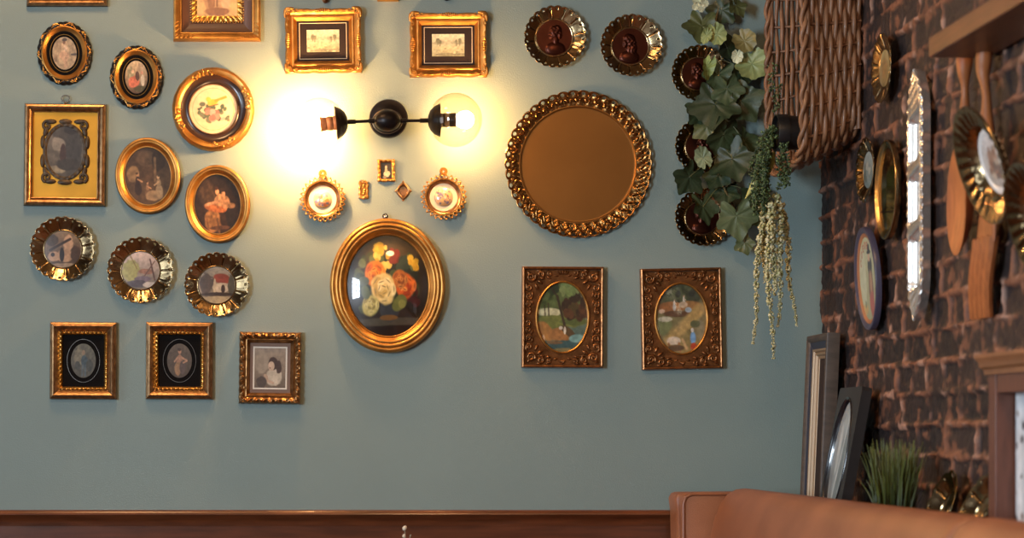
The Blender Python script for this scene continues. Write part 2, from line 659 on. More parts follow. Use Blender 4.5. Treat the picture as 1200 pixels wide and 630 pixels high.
# --- gilt-mat frame with cartouche (77,182) and the frame cut by the top edge
def bronze_moulding(parent, w, h, wd):
    mb = MB()
    k = wd / .024
    prof = [(0, 0), (0, .012), (.001, .017), (.004 * k, .0215), (.009 * k, .0235), (.014 * k, .022), (.019 * k, .016), (.021 * k, .0135), (.022 * k, .0155), (.024 * k, .0145), (.0245 * k, .009), (.0245 * k, .004)]
    rect_frame(mb, w, h, prof, 2)
    mb.build('frame', m_bronze, parent, angle=35)
    mb = MB()
    rect_frame(mb, w - .001, h - .001, [(0, .0), (-.0012, .002), (-.0012, .0085), (0, .011)], 2)
    mb.build('frame_edge', m_black, parent)


t = on_wall('picture_frame', 'bronze picture frame with hanging ring, gilt mat and a dark baroque cartouche around an oval', 'picture', 76.5, 182, .6)
bronze_moulding(t, p(95), p(119), p(9.5))
mb = MB()
mb.box(-p(38.5), p(38.5), -.006, -.003, -p(50.5), p(50.5))
mb.build('mat', m_goldmat, t)
mb = MB()
oz = p(4)
oval_frame(mb, p(26), p(34), [(0, .0062), (.001, .0095), (.006, .011), (.011, .009), (.0115, .0065)], 90, c=(0, oz),
           relief=lambda th, o: .0015 * np.sin(th * 22) * (o > .002) * (o < .01))
for sx in (-1, 1):
    for sz in (-1, 1):
        X, Zq = sx * p(21), oz + sz * p(30)
        scroll(mb, X, Zq, .009, p(6), PI / 2 * sz + sx * .3, 1.2, -sx * sz, .0045)
        leafy(mb, X, Zq, .008, p(13), p(6), math.atan2(-sz * .9, sx * .25), .004)
        leafy(mb, sx * p(10), oz + sz * p(35), .008, p(14), p(6), 0 if sx > 0 else PI, .004)
        leafy(mb, sx * p(26), oz + sz * p(3), .008, p(16), p(6), PI / 2 * sz, .004)
mb.ball((0, -.009, oz + p(35)), (p(8), .005, p(3.4)))
mb.ball((0, -.009, oz - p(36)), (p(9), .005, p(3.4)))
mb.build('cartouche', M('dark_cartouche', (74, 58, 38), metal=.3, rough=.5, var=.4, vscale=60), t)
pa = Paint((70, 62, 52), (112, 104, 92), seed=1).blob(.1, .75, .9, .5, (66, 60, 54)).blob(.45, .1, .5, .7, (58, 54, 50)).blob(-.35, .3, .4, .3, (128, 118, 104), al=.8)
pa.blob(-.1, -.1, .18, .42, (62, 42, 36)).blob(-.4, -.7, .5, .16, (132, 120, 96)).blob(.2, -.5, .7, .25, (52, 46, 40)).blob(.3, .85, .4, .2, (42, 36, 34)).tex(.25)
pic_oval(t, p(22.5), p(30), .0075, pa, m_pict, c=(0, oz))
hang_ring(t, p(59.5), p(4.6), m_steel)

t = on_wall('picture_frame', 'bronze picture frame hung highest, only its bottom edge in view', 'picture', 79, -50, 0)
bronze_moulding(t, p(94), p(116), p(9))
mb = MB()
mb.box(-p(38), p(38), -.006, -.003, -p(49), p(49))
mb.build('mat', m_goldmat, t)
pic_oval(t, p(24), p(32), .0075, Paint((90, 80, 66), (130, 120, 100), seed=2).tex(.3), m_pict)

# --- carved black and gold ovals
def carved_oval(u, v, a, b, tilt, label, paint):
    t = on_wall('oval_picture_frame', label, 'picture', u, v, tilt, 'black and gold carved oval frames')
    mb = MB()
    oval_frame(mb, a, b, [(0, 0), (0, .006), (.003, .012), (.008, .015), (.013, .015), (.017, .012), (.018, .006)], 220,
               relief=lambda th, o: .0022 * np.sin(th * 34) * np.sin(np.clip(o / .017, 0, 1) * PI), edge=lambda th: .0022 * (1 - np.abs(np.cos(th * 13))))
    mb.build('carved_rim', m_black, t)
    mb = MB()
    oval_frame(mb, a - .013, b - .013, [(0, .010), (.001, .0165), (.004, .018), (.008, .015), (.012, .010), (.0165, .008)], 120)
    for k in range(10):
        a0_, wd_ = 2 * PI * (k + .5) / 10, .27
        pts = []
        for e in np.linspace(-1, 1, 15):
            q = .0125 - .0095 * abs(e) ** 2.2
            pts.append(((a - q) * math.cos(a0_ + e * wd_), -.0150, (b - q) * math.sin(a0_ + e * wd_)))
        for sg_ in (-1, 1):
            c0 = np.array(pts[0 if sg_ < 0 else -1])
            an_ = a0_ + sg_ * wd_
            cc_ = c0 - .0036 * np.array((-math.sin(an_) * sg_, 0, math.cos(an_) * sg_)) * .2 - np.array((math.cos(an_), 0, math.sin(an_))) * .0034
            sp = [tuple(cc_ + .0034 * (1 - .6 * f) * np.array((math.cos(an_ + sg_ * f * 5), 0, math.sin(an_ + sg_ * f * 5)))) for f in np.linspace(0, 1, 10)]
            pts = (sp[::-1] + pts) if sg_ < 0 else (pts + sp)
        mb.tube(pts, .0015, 5)
    mb.build('gold_ring', m_gold, t)
    mb = MB()
    oval_frame(mb, a - .028, b - .028, [(0, .010), (.004, .009), (.012, .0075), (.0195, .007)], 96)
    mat_o = mb.build('black_mat', m_blackmat, t)
    mb = MB()
    oval_frame(mb, a - .0365, b - .0365, [(0, .0083), (.0006, .0096), (.0014, .0096), (.002, .0083)], 96)
    mb.build('gold_line', m_goldb, mat_o)
    pic_oval(t, a - .044, b - .044, .0085, paint, m_gloss)


pa = Paint((176, 150, 116), (158, 136, 108), seed=3).blob(.05, .25, .35, .6, (190, 160, 126)).blob(-.05, -.15, .42, .32, (198, 158, 126), rough=.5).line(0, -.3, -.02, -.85, .1, (186, 150, 120)).line(.08, -.3, .15, -.75, .09, (170, 136, 108))
pa.blob(.02, .68, .13, .14, (120, 84, 62)).blob(.05, .82, .25, .1, (74, 60, 56)).blob(.8, -.1, .3, .08, (84, 74, 70)).blob(-.5, .5, .3, .4, (150, 126, 98), soft=.5).blob(-.75, -.3, .2, .3, (132, 108, 84), soft=.5).blob(.1, .3, .16, .2, (206, 176, 146)).tex(.25)
carved_oval(76, 63, p(32.5), p(37.5), -3, 'carved black and gold oval frame, high on the wall, showing a dancer in pale dress', pa)
pa = Paint((96, 70, 48), (206, 180, 140), seed=4).blob(-.5, .2, .3, .5, (150, 140, 106)).blob(.4, .5, .3, .4, (176, 150, 120)).blob(-.2, -.3, .5, .4, (190, 104, 76)).blob(.55, -.2, .2, .4, (202, 184, 156)).blob(.1, .05, .2, .3, (86, 58, 46)).blob(.3, -.7, .6, .2, (84, 76, 48)).blob(-.3, .35, .12, .12, (214, 170, 136)).blob(.5, .25, .12, .12, (206, 150, 120)).tex(.25)
carved_oval(160, 91, p(31.5), p(37.5), -2, 'carved black and gold oval frame showing figures in coral red clothes', pa)

# --- round frame with a yellow bird
t = on_wall('round_picture_frame', 'round gold and brown frame with a yellow bird and pink flowers on cream', 'picture', 250, 128.5, 0)
R = p(48)
mb = MB()
oval_frame(mb, R, R * 1.02, [(0, 0), (0, .010), (.003, .020), (.009, .026), (.016, .024), (.023, .020), (.025, .016)], 260,
           relief=lambda th, o: .003 * np.maximum(0, np.sin(th * 4 + .6)) * np.sin(th * 52 + o * 300) * np.sin(np.clip(o / .024, 0, 1) * PI), edge=lambda th: .0004 * np.sin(th * 24))
for k in range(4):
    for j in range(-4, 5):
        an = k * PI / 2 + .35 + j * .075
        leafy(mb, (R - .014) * math.cos(an), (R - .014) * math.sin(an) * 1.02, .024, .012, .007, an + PI * .3 + j, .004)
mb.build('carved_rim', m_gold, t)
mb = MB()
oval_frame(mb, R - .020, (R - .020) * 1.02, [(0, .018), (.001, .021), (.004, .019), (.010, .0125), (.018, .010), (.023, .011), (.0245, .0125), (.026, .0115)], 160,
           edge=lambda th: -.004 * np.maximum(0, np.sin(th * 4 + .6 + PI)))
mb.build('brown_cove', M('dark_brown_lacquer', (52, 34, 26), rough=.3, coat=.5), t)
mb = MB()
oval_frame(mb, R - .0445, (R - .0445) * 1.02, [(0, .010), (.001, .013), (.003, .013), (.004, .009)], 120)
mb.build('gold_lip', m_bronze, t)
pa = Paint((222, 192, 148), (226, 198, 154), n=150, seed=5)
pa.ring(0, 0, .86, .012, (190, 150, 104))
pa.scatter(26, (-.6, .65, -.45, .15), .06, .13, [(86, 96, 70), (110, 112, 84), (70, 84, 66)], rough=.8)
pa.scatter(9, (-.3, .4, -.5, 0), .1, .17, [(206, 128, 108), (220, 156, 136), (190, 106, 92)], rough=.4)
pa.blob(-.02, .27, .24, .14, (222, 168, 60), rot=.3).blob(-.2, .40, .11, .10, (228, 178, 70)).line(.1, .35, .52, .5, .07, (196, 138, 50)).line(-.2, .1, .2, .2, .03, (110, 84, 50)).blob(-.45, .2, .14, .1, (96, 100, 80)).tex(.08)
pic_oval(t, R - .048, (R - .048) * 1.02, .0095, pa, m_pict, nr=44)

# --- smooth gold ovals
def gold_oval(u, v, a, b, tilt, label, paint, name='oval_picture_frame'):
    t = on_wall(name, label, 'picture', u, v, tilt, 'plain gold oval frames')
    mb = MB()
    oval_frame(mb, a, b, [(0, 0), (0, .016), (.002, .021), (.005, .022), (.008, .0205), (.0085, .018), (.011, .0185), (.014, .018), (.0155, .0155), (.019, .012), (.023, .0085), (.0235, .0105), (.026, .0105), (.027, .006)], 160)
    mb.build('frame', m_gold, t, angle=50)
    mb = MB()
    oval_frame(mb, a + .0008, b + .0008, [(0.004, -.0), (0, .001), (0, .011), (.001, .014)], 120)
    mb.build('frame_edge', M('red_brown_edge', (84, 42, 24), rough=.5), t)
    pic_oval(t, a - .0262, b - .0262, .007, paint, m_gloss)


pa = Paint((84, 62, 40), (66, 50, 36), seed=6).blob(-.6, .1, .3, .3, (124, 98, 66)).blob(0, .6, .5, .3, (84, 66, 48)).blob(.5, .5, .3, .4, (50, 38, 28)).line(.35, .6, .3, -.2, .07, (110, 86, 60))
pa.figure(-.45, -.2, .75, (170, 128, 88), (52, 36, 28), (48, 34, 26)).figure(.45, -.35, .8, (184, 148, 108), (150, 124, 90), (152, 126, 92), -1).figure(-.05, -.45, .6, (160, 120, 86), (120, 90, 62), (96, 72, 50)).blob(.2, -.7, .35, .2, (146, 118, 84)).tex(.3)
gold_oval(173.5, 206.5, p(38), p(44.5), -4, 'plain gold oval frame with a brown scene of people seated under trees', pa)
pa = Paint((52, 34, 22), (40, 30, 24), seed=7).blob(-.4, .35, .4, .5, (74, 54, 36), soft=.4).blob(-.25, -.55, .4, .42, (146, 100, 56)).blob(-.1, -.12, .5, .16, (164, 94, 50), rot=-.2).blob(.12, .12, .26, .22, (172, 128, 86)).blob(.35, .05, .2, .25, (150, 108, 72)).line(-.5, 0, .1, .1, .07, (186, 136, 96))
pa.blob(.02, .42, .09, .11, (190, 142, 100), rough=.1).blob(.28, .34, .09, .11, (180, 130, 92), rough=.1).blob(0, .54, .11, .07, (70, 42, 28)).blob(.3, .46, .11, .07, (50, 34, 26)).blob(.55, -.5, .25, .45, (34, 26, 22)).blob(.6, -.08, .18, .1, (124, 90, 60)).line(-.5, -.5, -.45, -.95, .06, (112, 74, 44)).line(-.05, -.5, 0, -.95, .06, (104, 70, 42)).blob(0, -.8, .5, .08, (84, 54, 34)).tex(.4, 20)
gold_oval(255, 239.5, p(38), p(45.5), -4, 'plain gold oval frame with a couple in glowing orange tones on black', pa)

# --- scalloped brass plates
def plate_body(parent, R, lobes=17, flare=.021, r0=.55, holes=True, name='plate', mat=None, ph=0.0, solid=.0012):
    n = lobes * 12
    rho = np.concatenate([[.02, .25, r0 - .04, r0 - .01, r0, r0 + .02], np.linspace(r0 + .05, 1, 20)])
    th = np.linspace(0, 2 * PI, n, endpoint=False)[:, None]
    lob = np.abs(np.cos((th + ph) * lobes / 2))            # 1 in the middle of a lobe
    q = np.clip((rho - r0) / (1 - r0), 0, 1)[None]
    r = R * (rho[None] - .055 * q ** 2 * (1 - lob ** .7))
    seam = np.exp(-((((th + ph) * lobes / (4 * PI)) % 1 - .5) / .035) ** 2)
    h = .0035 + flare * q ** 1.15 - .0030 * seam * np.sin(q * PI) ** .5 + .0016 * q ** .6 * (lob ** .6 - .6) * (q > 0) - .002 * (q ** 6)
    h = h + np.where((rho[None] > r0 - .03) & (rho[None] < r0 + .015), .0025, 0)
    P = np.stack([r * np.cos(th), -h, r * np.sin(th)], -1)
    mask = None
    if holes:
        c = (th + ph) * lobes / (2 * PI)
        d_a = (c - np.round(c)) * 2 * PI / lobes * .9 * R
        d_r = (rho[None] - .885) * R
        sz = .030 * R
        inside = (np.abs(d_a) * (1 - d_r / (3.2 * sz))) ** 2 + d_r ** 2 * .8 < sz ** 2
        mask = ~inside
    mb = MB()
    mb.grid(P, cu=True, mask=mask)
    mb.add([(0, -.0035, 0)] + [tuple(P[i, 0]) for i in range(0, n, 7)], [(0, i + 1, (i + 1) % (n // 7) + 1) for i in range(n // 7)])
    return mb.build(name, mat or m_brass, parent, angle=60, solid=solid)


def picture_plate(u, v, rp, ph, label, paint):
    t = on_wall('brass_plate', label, 'plate', u, v, 0, 'pierced brass plates with painted centres')
    R = p(rp)
    plate_body(t, R, 24, ph=ph, r0=.59)
    mb = MB()
    oval_frame(mb, R * .59, R * .59, [(0, .004), (.0006, .0066), (.002, .0066), (.0026, .004)], 80)
    mb.build('bead_ring', m_brass, t)
    pic_oval(t, R * .565, R * .565, .0052, paint, m_gloss, dome=.002)


pa = Paint((72, 54, 40), (136, 112, 88), seed=8).blob(-.6, .5, .4, .35, (70, 56, 46)).blob(.3, .35, .3, .5, (186, 148, 116)).line(-.7, -.05, .4, .55, .09, (52, 38, 32)).blob(-.5, -.4, .35, .3, (176, 140, 108), rough=.15).blob(.1, -.35, .5, .4, (170, 134, 102), rough=.15).blob(-.05, -.3, .14, .42, (36, 26, 22), rough=.1).blob(-.55, -.3, .12, .12, (50, 36, 30), rough=.1).blob(.7, -.3, .3, .5, (72, 54, 44)).blob(0, -.95, 1, .2, (150, 126, 100)).tex(.2)
picture_plate(74, 292, 38, .1, 'pierced brass plate painted with a tan mill house', pa)
pa = Paint((110, 104, 92), (212, 186, 172), seed=9).blob(-.55, 0, .5, .6, (158, 154, 96), rough=.6).blob(.3, -.05, .4, .16, (150, 110, 92)).line(.5, .6, .75, -.5, .05, (90, 66, 62)).line(.75, .5, .2, -.3, .04, (110, 84, 76)).blob(.1, -.45, .5, .16, (120, 106, 116)).blob(-.2, -.7, .6, .2, (86, 80, 88)).blob(.5, -.75, .4, .16, (190, 178, 166)).line(-.6, .9, -.2, .1, .04, (130, 112, 70)).tex(.18)
picture_plate(165, 317, 39, .25, 'pierced brass plate painted with a pale landscape under pink sky', pa)
pa = Paint((120, 104, 82), (148, 136, 118), seed=10).blob(-.55, .1, .4, .7, (76, 64, 56), rough=.6).blob(.3, .35, .5, .3, (136, 62, 46), rough=.15, rot=-.15).blob(.25, -.15, .5, .3, (190, 172, 146), rough=.12).blob(.35, -.2, .12, .25, (56, 42, 36), rough=.1).blob(-.1, -.1, .08, .5, (176, 160, 132), rough=.1).blob(.8, 0, .2, .6, (82, 76, 62)).blob(0, -.5, 1, .12, (58, 46, 38)).blob(0, -.8, 1, .22, (168, 148, 112)).tex(.2)
picture_plate(254, 334, 38, 0, 'pierced brass plate painted with a red roofed cottage', pa)


def bust_relief(parent, R, y, side=1, seed=0, beard=False):
    """copper disc with the relief of a head in profile"""
    n, nrr = 140, 46
    r = np.linspace(.003, 1, nrr)[None]
    th = np.linspace(0, 2 * PI, n, endpoint=False)[:, None]
    x, z = r * np.cos(th) * side, r * np.sin(th)
    def el(cx, cz, rx, rz, ro=0):
        ca, sa = math.cos(ro), math.sin(ro)
        dx, dz = x - cx, z - cz
        q = ((dx * ca + dz * sa) / rx) ** 2 + ((-dx * sa + dz * ca) / rz) ** 2
        return np.sqrt(np.clip(1 - q, 0, 1))
    h = np.maximum.reduce([.9 * el(0, .28, .27, .36), .8 * el(.22, .2, .10, .08, .3), .7 * el(.12, .02, .16, .13), .75 * el(-.06, -.15, .16, .3),
                           .8 * el(-.05, -.62, .52, .38), .95 * el(-.12, .42, .26, .26), .85 * el(-.28, .15, .13, .24)])
    if beard:
        h = np.maximum(h, .95 * el(.14, -.16, .2, .32, -.2))
    nz_ = .10 * np.sin(x * 26 + np.sin(z * 17) * 2) * (el(-.14, .35, .34, .42) + (el(.14, -.16, .2, .32) if beard else 0))
    h = (h + nz_ * (h > .1)) * (r < .93)
    P = np.stack([R * r * np.cos(th), -(y + .0075 * h), R * r * np.sin(th)], -1)
    mb = MB()
    mb.grid(P, cu=True)
    return mb.build('portrait_medallion', m_copper, parent, angle=60)


def portrait_plate(u, v, rp, ph, side, beard, label, d=0.0):
    t = on_wall('brass_plate', label, 'plate', u, v, 0, 'pierced brass plates with copper portraits', d)
    R = p(rp)
    plate_body(t, R, 24, ph=ph, r0=.60)
    mb = MB()
    oval_frame(mb, R * .61, R * .61, [(0, .004), (.0008, .0075), (.0024, .0075), (.003, .004)], 80)
    mb.build('bead_ring', m_brass, t)
    bust_relief(t, R * .585, .0048, side, beard=beard)


portrait_plate(649.5, 44.5, 36.5, .1, -1, False, 'brass plate with a copper clean shaven profile bust')
portrait_plate(738.5, 54.5, 36.5, .3, 1, True, 'brass plate with a copper bearded portrait above the big tray')
portrait_plate(818, 87, 33, .2, 1, False, 'copper centred brass plate half hidden by the top of the ivy')
portrait_plate(823, 172, 34, .0, -1, True, 'copper centred brass plate behind ivy, middle of a column of three')
portrait_plate(823, 255, 34, .15, 1, False, 'copper centred brass plate behind ivy, lowest of a column of three')

# --- the big brass tray
t = on_wall('serving_tray', 'large round brass tray with a looped openwork rim', 'tray', 677, 193, 0)
R = p(86.5)
mb = MB()
mb.lathe([(.001, .004), (.004, .004), (.012, .004), (R * .40, .004), (R * .755, .004), (R * .758, .004), (R * .772, .0045), (R * .785, .0085), (R * .797, .0085), (R * .803, .006)], n=160)
mb.add([(0, -.004, 0)] + [(.001 * math.cos(q), -.004, .001 * math.sin(q)) for q in np.linspace(0, 2 * PI, 16, endpoint=False)], [(0, i + 1, (i + 1) % 16 + 1) for i in range(16)])
mb.build('tray_base', m_traybr, t, angle=12)
mb = MB()
nl = 42
nn = nl * 14
th = np.linspace(0, 2 * PI, nn, endpoint=False)[:, None]
rho = np.concatenate([[.79, .80, .82], np.linspace(.84, 1.0, 20)])[None]
lob = np.abs(np.cos(th * nl / 2))
qq = np.clip((rho - .79) / .21, 0, 1)
r = R * (rho - .026 * qq ** 3 * (1 - lob ** .6))
hh = .0075 + .009 * qq ** 1.3 + .0022 * np.exp(-((rho - .985) / .012) ** 2) + .0016 * np.sin(th * nl) * np.sin(qq * PI * 2.2)
cl = th * nl / (2 * PI)
da = (cl - np.round(cl)) * 2 * PI / nl * R * .95
dr = (rho - .948) * R
hole = (da / .0052) ** 2 + (dr / .0042) ** 2 < 1
mb.grid(np.stack([r * np.cos(th), -hh * np.ones_like(th), r * np.sin(th)], -1), cu=True, mask=~hole)
for k in range(nl):
    an = 2 * PI * (k + .5) / nl
    for q in (-1, 1):
        a2 = an + q * .034
        mb.ball((R * .868 * math.cos(a2), -.0125, R * .868 * math.sin(a2)), (R * .046, .0042, R * .020), rot=a2 + q * .55, nu=10, nv=6)
        for jj in (0, 1):
            e_ = .85 + .05 * jj
            mb.tube([(R * (e_ + f * .05) * math.cos(an + q * (.012 + .05 * f - .012 * jj)), -.0172, R * (e_ + f * .05) * math.sin(an + q * (.012 + .05 * f - .012 * jj))) for f in (0, .5, 1)], .0010, 5)
    mb.ball((R * .925 * math.cos(an), -.0145, R * .925 * math.sin(an)), (.0052, .0034, .0030), rot=an, nu=8, nv=5)
mb.build('tray_rim', M('rim_brass', (160, 116, 66), metal=1, rough=.26, var=.3, vscale=30), t, angle=60)

# --- large frame at the top with a mauve brown mat
t = on_wall('picture_frame', 'large gold frame with wide brown mat and a sepia print, cut by the top edge', 'picture', 254.5, -24, 0)
w, h = p(102), p(146)
mb = MB()
rect_frame(mb, w, h, [(0, 0), (0, .016), (.002, .022), (.006, .024), (.010, .023), (.017, .017), (.019, .016), (.0205, .0185), (.023, .018), (.024, .012)], 160,
           relief=lambda s, o, L: -.003 * (np.abs(np.sin(s * 260)) > .72) * (np.abs(s) > L - .055) * (np.abs(s) < L - .012) * (o > .006) * (o < .017))
mb.build('frame', m_gold, t, angle=35)
mb = MB()
rect_frame(mb, w - .046, h - .046, [(0, .013), (.002, .016), (.008, .0125), (.018, .009), (.026, .0085), (.0275, .010), (.029, .0085), (.032, .0065), (.040, .006)], 2)
mat_o = mb.build('brown_mat', m_brownmat, t, angle=35)
mb = MB()
iw, ih = p(60), p(100)
rect_frame(mb, iw, ih, [(0, .0062), (.0005, .009), (.003, .010), (.010, .0095), (.012, .0085), (.016, .0075)], 120,
           relief=lambda s, o, L: .0016 * np.sin(s * 420 + o * 500) * (o > .002) * (o < .012))
for k in range(-9, 10):
    mb.ball((k * iw / 19, -.0085, -ih / 2 - .002), .0022, nu=6, nv=5)
for k in range(-16, 17):
    for sx in (-1, 1):
        mb.ball((sx * (iw / 2 + .002), -.0085, k * ih / 33), .0022, nu=6, nv=5)
mb.build('filigree_border', m_goldb, mat_o, angle=40)
pa = Paint((206, 168, 112), (214, 180, 128), aspect=.7, seed=12).blob(0, -.2, .78, .82, (178, 136, 96), rough=.1, soft=.1).blob(0, -.1, .7, .7, (196, 158, 114), rough=.2)
pa.blob(-.3, -.35, .22, .5, (150, 110, 78)).line(-.15, .3, -.15, -.7, .06, (140, 100, 70)).line(.0, .3, 0, -.7, .06, (140, 100, 70)).blob(.4, -.4, .3, .4, (214, 176, 132)).blob(0, -.86, .7, .12, (140, 100, 72)).tex(.15)
pic_rect(t, iw - .028, ih - .028, .0075, pa, m_pict)

# --- rococo landscape frames
def generic_field(seed):
    q = Paint((148, 146, 116), (206, 202, 172), aspect=1.4, seed=seed)
    q.blob(0, .2, 1.4, .18, (168, 166, 140), rough=.3).blob(.6, .2, .5, .14, (150, 150, 124), rough=.5).blob(-.7, .18, .5, .1, (156, 154, 128), rough=.5)
    for x_, z_, r_ in ((-.62, .3, .2), (-.5, .2, .14), (.5, .22, .12), (.72, .28, .17)):
        q.line(x_, z_ - .3, x_, z_, .03, (96, 92, 74)).blob(x_, z_ + .1, r_ * .7, r_ * 1.3, (112, 112, 88), rough=.9)
    q.blob(-.1, -.25, 1.1, .1, (182, 174, 138), rough=.8).blob(.1, -.55, 1.1, .1, (166, 160, 124), rough=.8).blob(.2, -.85, 1.1, .14, (122, 120, 94), rough=.7)
    q.scatter(14, (-1, 1, -1, -.3), .04, .1, [(136, 132, 102), (190, 182, 146)], rough=.6)
    return q.tex(.18, 20)


def rococo(u, v, w, h, tilt, label, seed):
    t = on_wall('picture_frame', label, 'picture', u, v, tilt, 'gilt rococo frames with black mats')
    mb = MB()
    rect_frame(mb, w, h, [(0, 0), (0, .014), (.002, .022), (.005, .0245), (.009, .0235), (.014, .020), (.0185, .0165), (.020, .018), (.0225, .019), (.025, .018), (.0265, .014), (.033, .009), (.034, .006)], 150,
               edge=lambda s, L: .0030 * (1 - np.abs(np.cos(s / L * PI * 2.0)) ** .6), relief=lambda s, o, L: .0008 * np.sin(s * 330) * (o < .006) * (o > .0005))
    mb.build('frame', m_gold, t, angle=45)
    for sx in (-1, 1):
        for sz in (-1, 1):
            mb = MB()
            x, z = sx * (w / 2 - .010), sz * (h / 2 - .010)
            scroll(mb, x, z, .0245, .009, math.atan2(sz, sx), 1.3, sx * sz, .0027)
            for (l, an) in ((.026, 0), (.026, PI / 2), (.020, PI / 4), (.017, PI / 4 - .45), (.017, PI / 4 + .45)):
                dx, dz = -math.cos(an) * sx, -math.sin(an) * sz
                leafy(mb, x + sx * .009, z + sz * .009, .0235, l, .009, math.atan2(dz, dx), .004)
            scroll(mb, x - sx * .022, z + sz * .004, .024, .0055, 0 if sx > 0 else PI, 1.2, -sx * sz, .0018)
            scroll(mb, x + sx * .004, z - sz * .022, .024, .0055, PI / 2 * sz, 1.2, sx * sz, .0018)
            mb.build('corner_ornament', m_gold, t, angle=60)
    for (x, z, an) in ((0, h / 2 - .007, 0), (0, -h / 2 + .007, 0), (w / 2 - .008, 0, PI / 2), (-w / 2 + .008, 0, PI / 2)):
        mb = MB()
        for k in range(-3, 4):
            dx, dz = math.cos(an) * k * .0052, math.sin(an) * k * .0052
            L = .015 - abs(k) * .0018
            leafy(mb, x + dx - math.cos(an + PI / 2) * L / 2, z + dz - math.sin(an + PI / 2) * L / 2, .024, L, .006, an + PI / 2 - k * .12, .0045)
        mb.build('side_ornament', m_gold, t, angle=60)
    mb = MB()
    mb.box(-w / 2 + .033, w / 2 - .033, -.0065, -.003, -h / 2 + .033, h / 2 - .033)
    mat_o = mb.build('mat', m_velvet, t)
    mb = MB()
    rect_frame(mb, w - .080, h - .078, [(0, .0066), (.0003, .0078), (.0014, .0078), (.0018, .0066)], 2)
    mb.build('mat_line', m_cream, mat_o)
    pic_rect(t, p(38), p(26), .0078, generic_field(seed), m_pict, 50, 40)


rococo(378.5, 48.5, p(89), p(75), -.8, 'gilt rococo frame with black mat and pale field print, above the glowing bulb', 21)
rococo(525, 53.5, p(90), p(75), -.3, 'gilt rococo frame with black mat and pale field print, above the clear globe', 22)

# --- bits hanging above the top edge
for (u, lab) in ((381, 'dark pointed ornament hanging just above the gilt frame near the big gold frame'), (523, 'dark round ornament hanging just above the gilt frame near the brass plates')):
    t = on_wall('hanging_ornament', lab, 'ornament', u, -22, 0)
    mb = MB()
    e = p(27 if u == 381 else 24)
    mb.lathe([(.001, .014), (p(8), .013), (p(12), .010), (p(14), .004), (p(14), .0)], n=40)
    mb.build('disc', m_bronze, t)
    mb = MB()
    mb.ball((0, -.008, -p(14) - (e - p(14)) * .45), (p(4.5), .007, (e - p(14)) * .55))
    mb.ball((0, -.013, -e + p(4)), (p(2), .004, p(2.4)))
    mb.build('drop', m_iron if u != 381 else m_dbronze, t)
t = on_wall('picture_frame', 'small orange gilt frame peeking in above the wall lamp', 'picture', 454.5, -14, 0)
mb = MB()
rect_frame(mb, p(25), p(32), [(0, 0), (0, .010), (.002, .014), (.008, .013), (.012, .008), (.013, .004)], 2)
mb.build('frame', m_goldb, t)
pic_rect(t, p(25) - .025, p(32) - .025, .005, Paint((120, 90, 60), (150, 120, 90)).tex(.2), m_pict, 20, 20)

# --- two bevelled bronze frames with black mats
def bevel_frame(u, v, w, h, label, paint, tilt):
    t = on_wall('picture_frame', label, 'picture', u, v, tilt, 'bronze frames with black mats and oval miniatures')
    mb = MB()
    rect_frame(mb, w, h, [(0, 0), (0, .012), (.002, .016), (.006, .0185), (.008, .0245), (.0115, .026), (.014, .0245), (.021, .0175), (.026, .0135), (.0275, .0125)], 2)
    mb.build('frame', m_bronze, t, angle=30)
    mb = MB()
    rect_frame(mb, w - .053, h - .053, [(0, .011), (.0005, .0155), (.003, .0175), (.0055, .0155), (.0075, .012), (.009, .0085), (.0092, .004)], 130,
               relief=lambda s, o, L: .0022 * np.sin(s * 520 + o * 900) * (o > .0004) * (o < .007))
    mb.build('rope_lip', m_goldb, t, angle=60)
    mb = MB()
    mb.box(-w / 2 + .034, w / 2 - .034, -.0055, -.003, -h / 2 + .034, h / 2 - .034)
    mat_o = mb.build('mat', m_blackmat, t)
    mb = MB()
    oval_frame(mb, p(19.5), p(25.5), [(0, .0056), (.0003, .0066), (.0015, .0066), (.0018, .0056)], 80)
    mb.build('mat_line', m_steel, mat_o)
    pic_oval(t, p(14.5), p(20), .0068, paint, m_pict)


pa = Paint((74, 70, 58), (92, 88, 74), seed=31).blob(-.4, .2, .4, .6, (112, 104, 84)).blob(.1, -.05, .3, .4, (58, 72, 78)).line(-.05, -.3, -.1, -.85, .1, (76, 84, 86)).line(.15, -.3, .15, -.85, .1, (70, 80, 84)).blob(.02, .48, .13, .16, (136, 112, 88)).blob(.5, -.3, .3, .4, (60, 60, 54)).blob(-.45, -.3, .25, .3, (64, 64, 58)).tex(.25)
bevel_frame(98, 422.5, p(78), p(90), 'bronze frame with black mat and an oval miniature of a blue clad figure', pa, .3)
pa = Paint((70, 58, 46), (92, 78, 64), seed=32).blob(0, .0, .26, .4, (150, 112, 88)).blob(-.12, -.45, .3, .42, (136, 106, 76)).blob(.25, -.4, .25, .4, (84, 70, 64)).line(.15, .2, .6, 0, .08, (170, 128, 100)).line(-.15, .2, -.4, -.05, .07, (170, 128, 100)).line(.6, 0, .3, -.12, .07, (170, 128, 100)).blob(.02, .55, .14, .17, (170, 126, 98)).blob(-.02, .65, .17, .1, (66, 46, 36)).tex(.2)
bevel_frame(210.5, 422.5, p(78.5), p(90), 'bronze frame with black mat and an oval miniature of a figure in tan drapery', pa, .3)

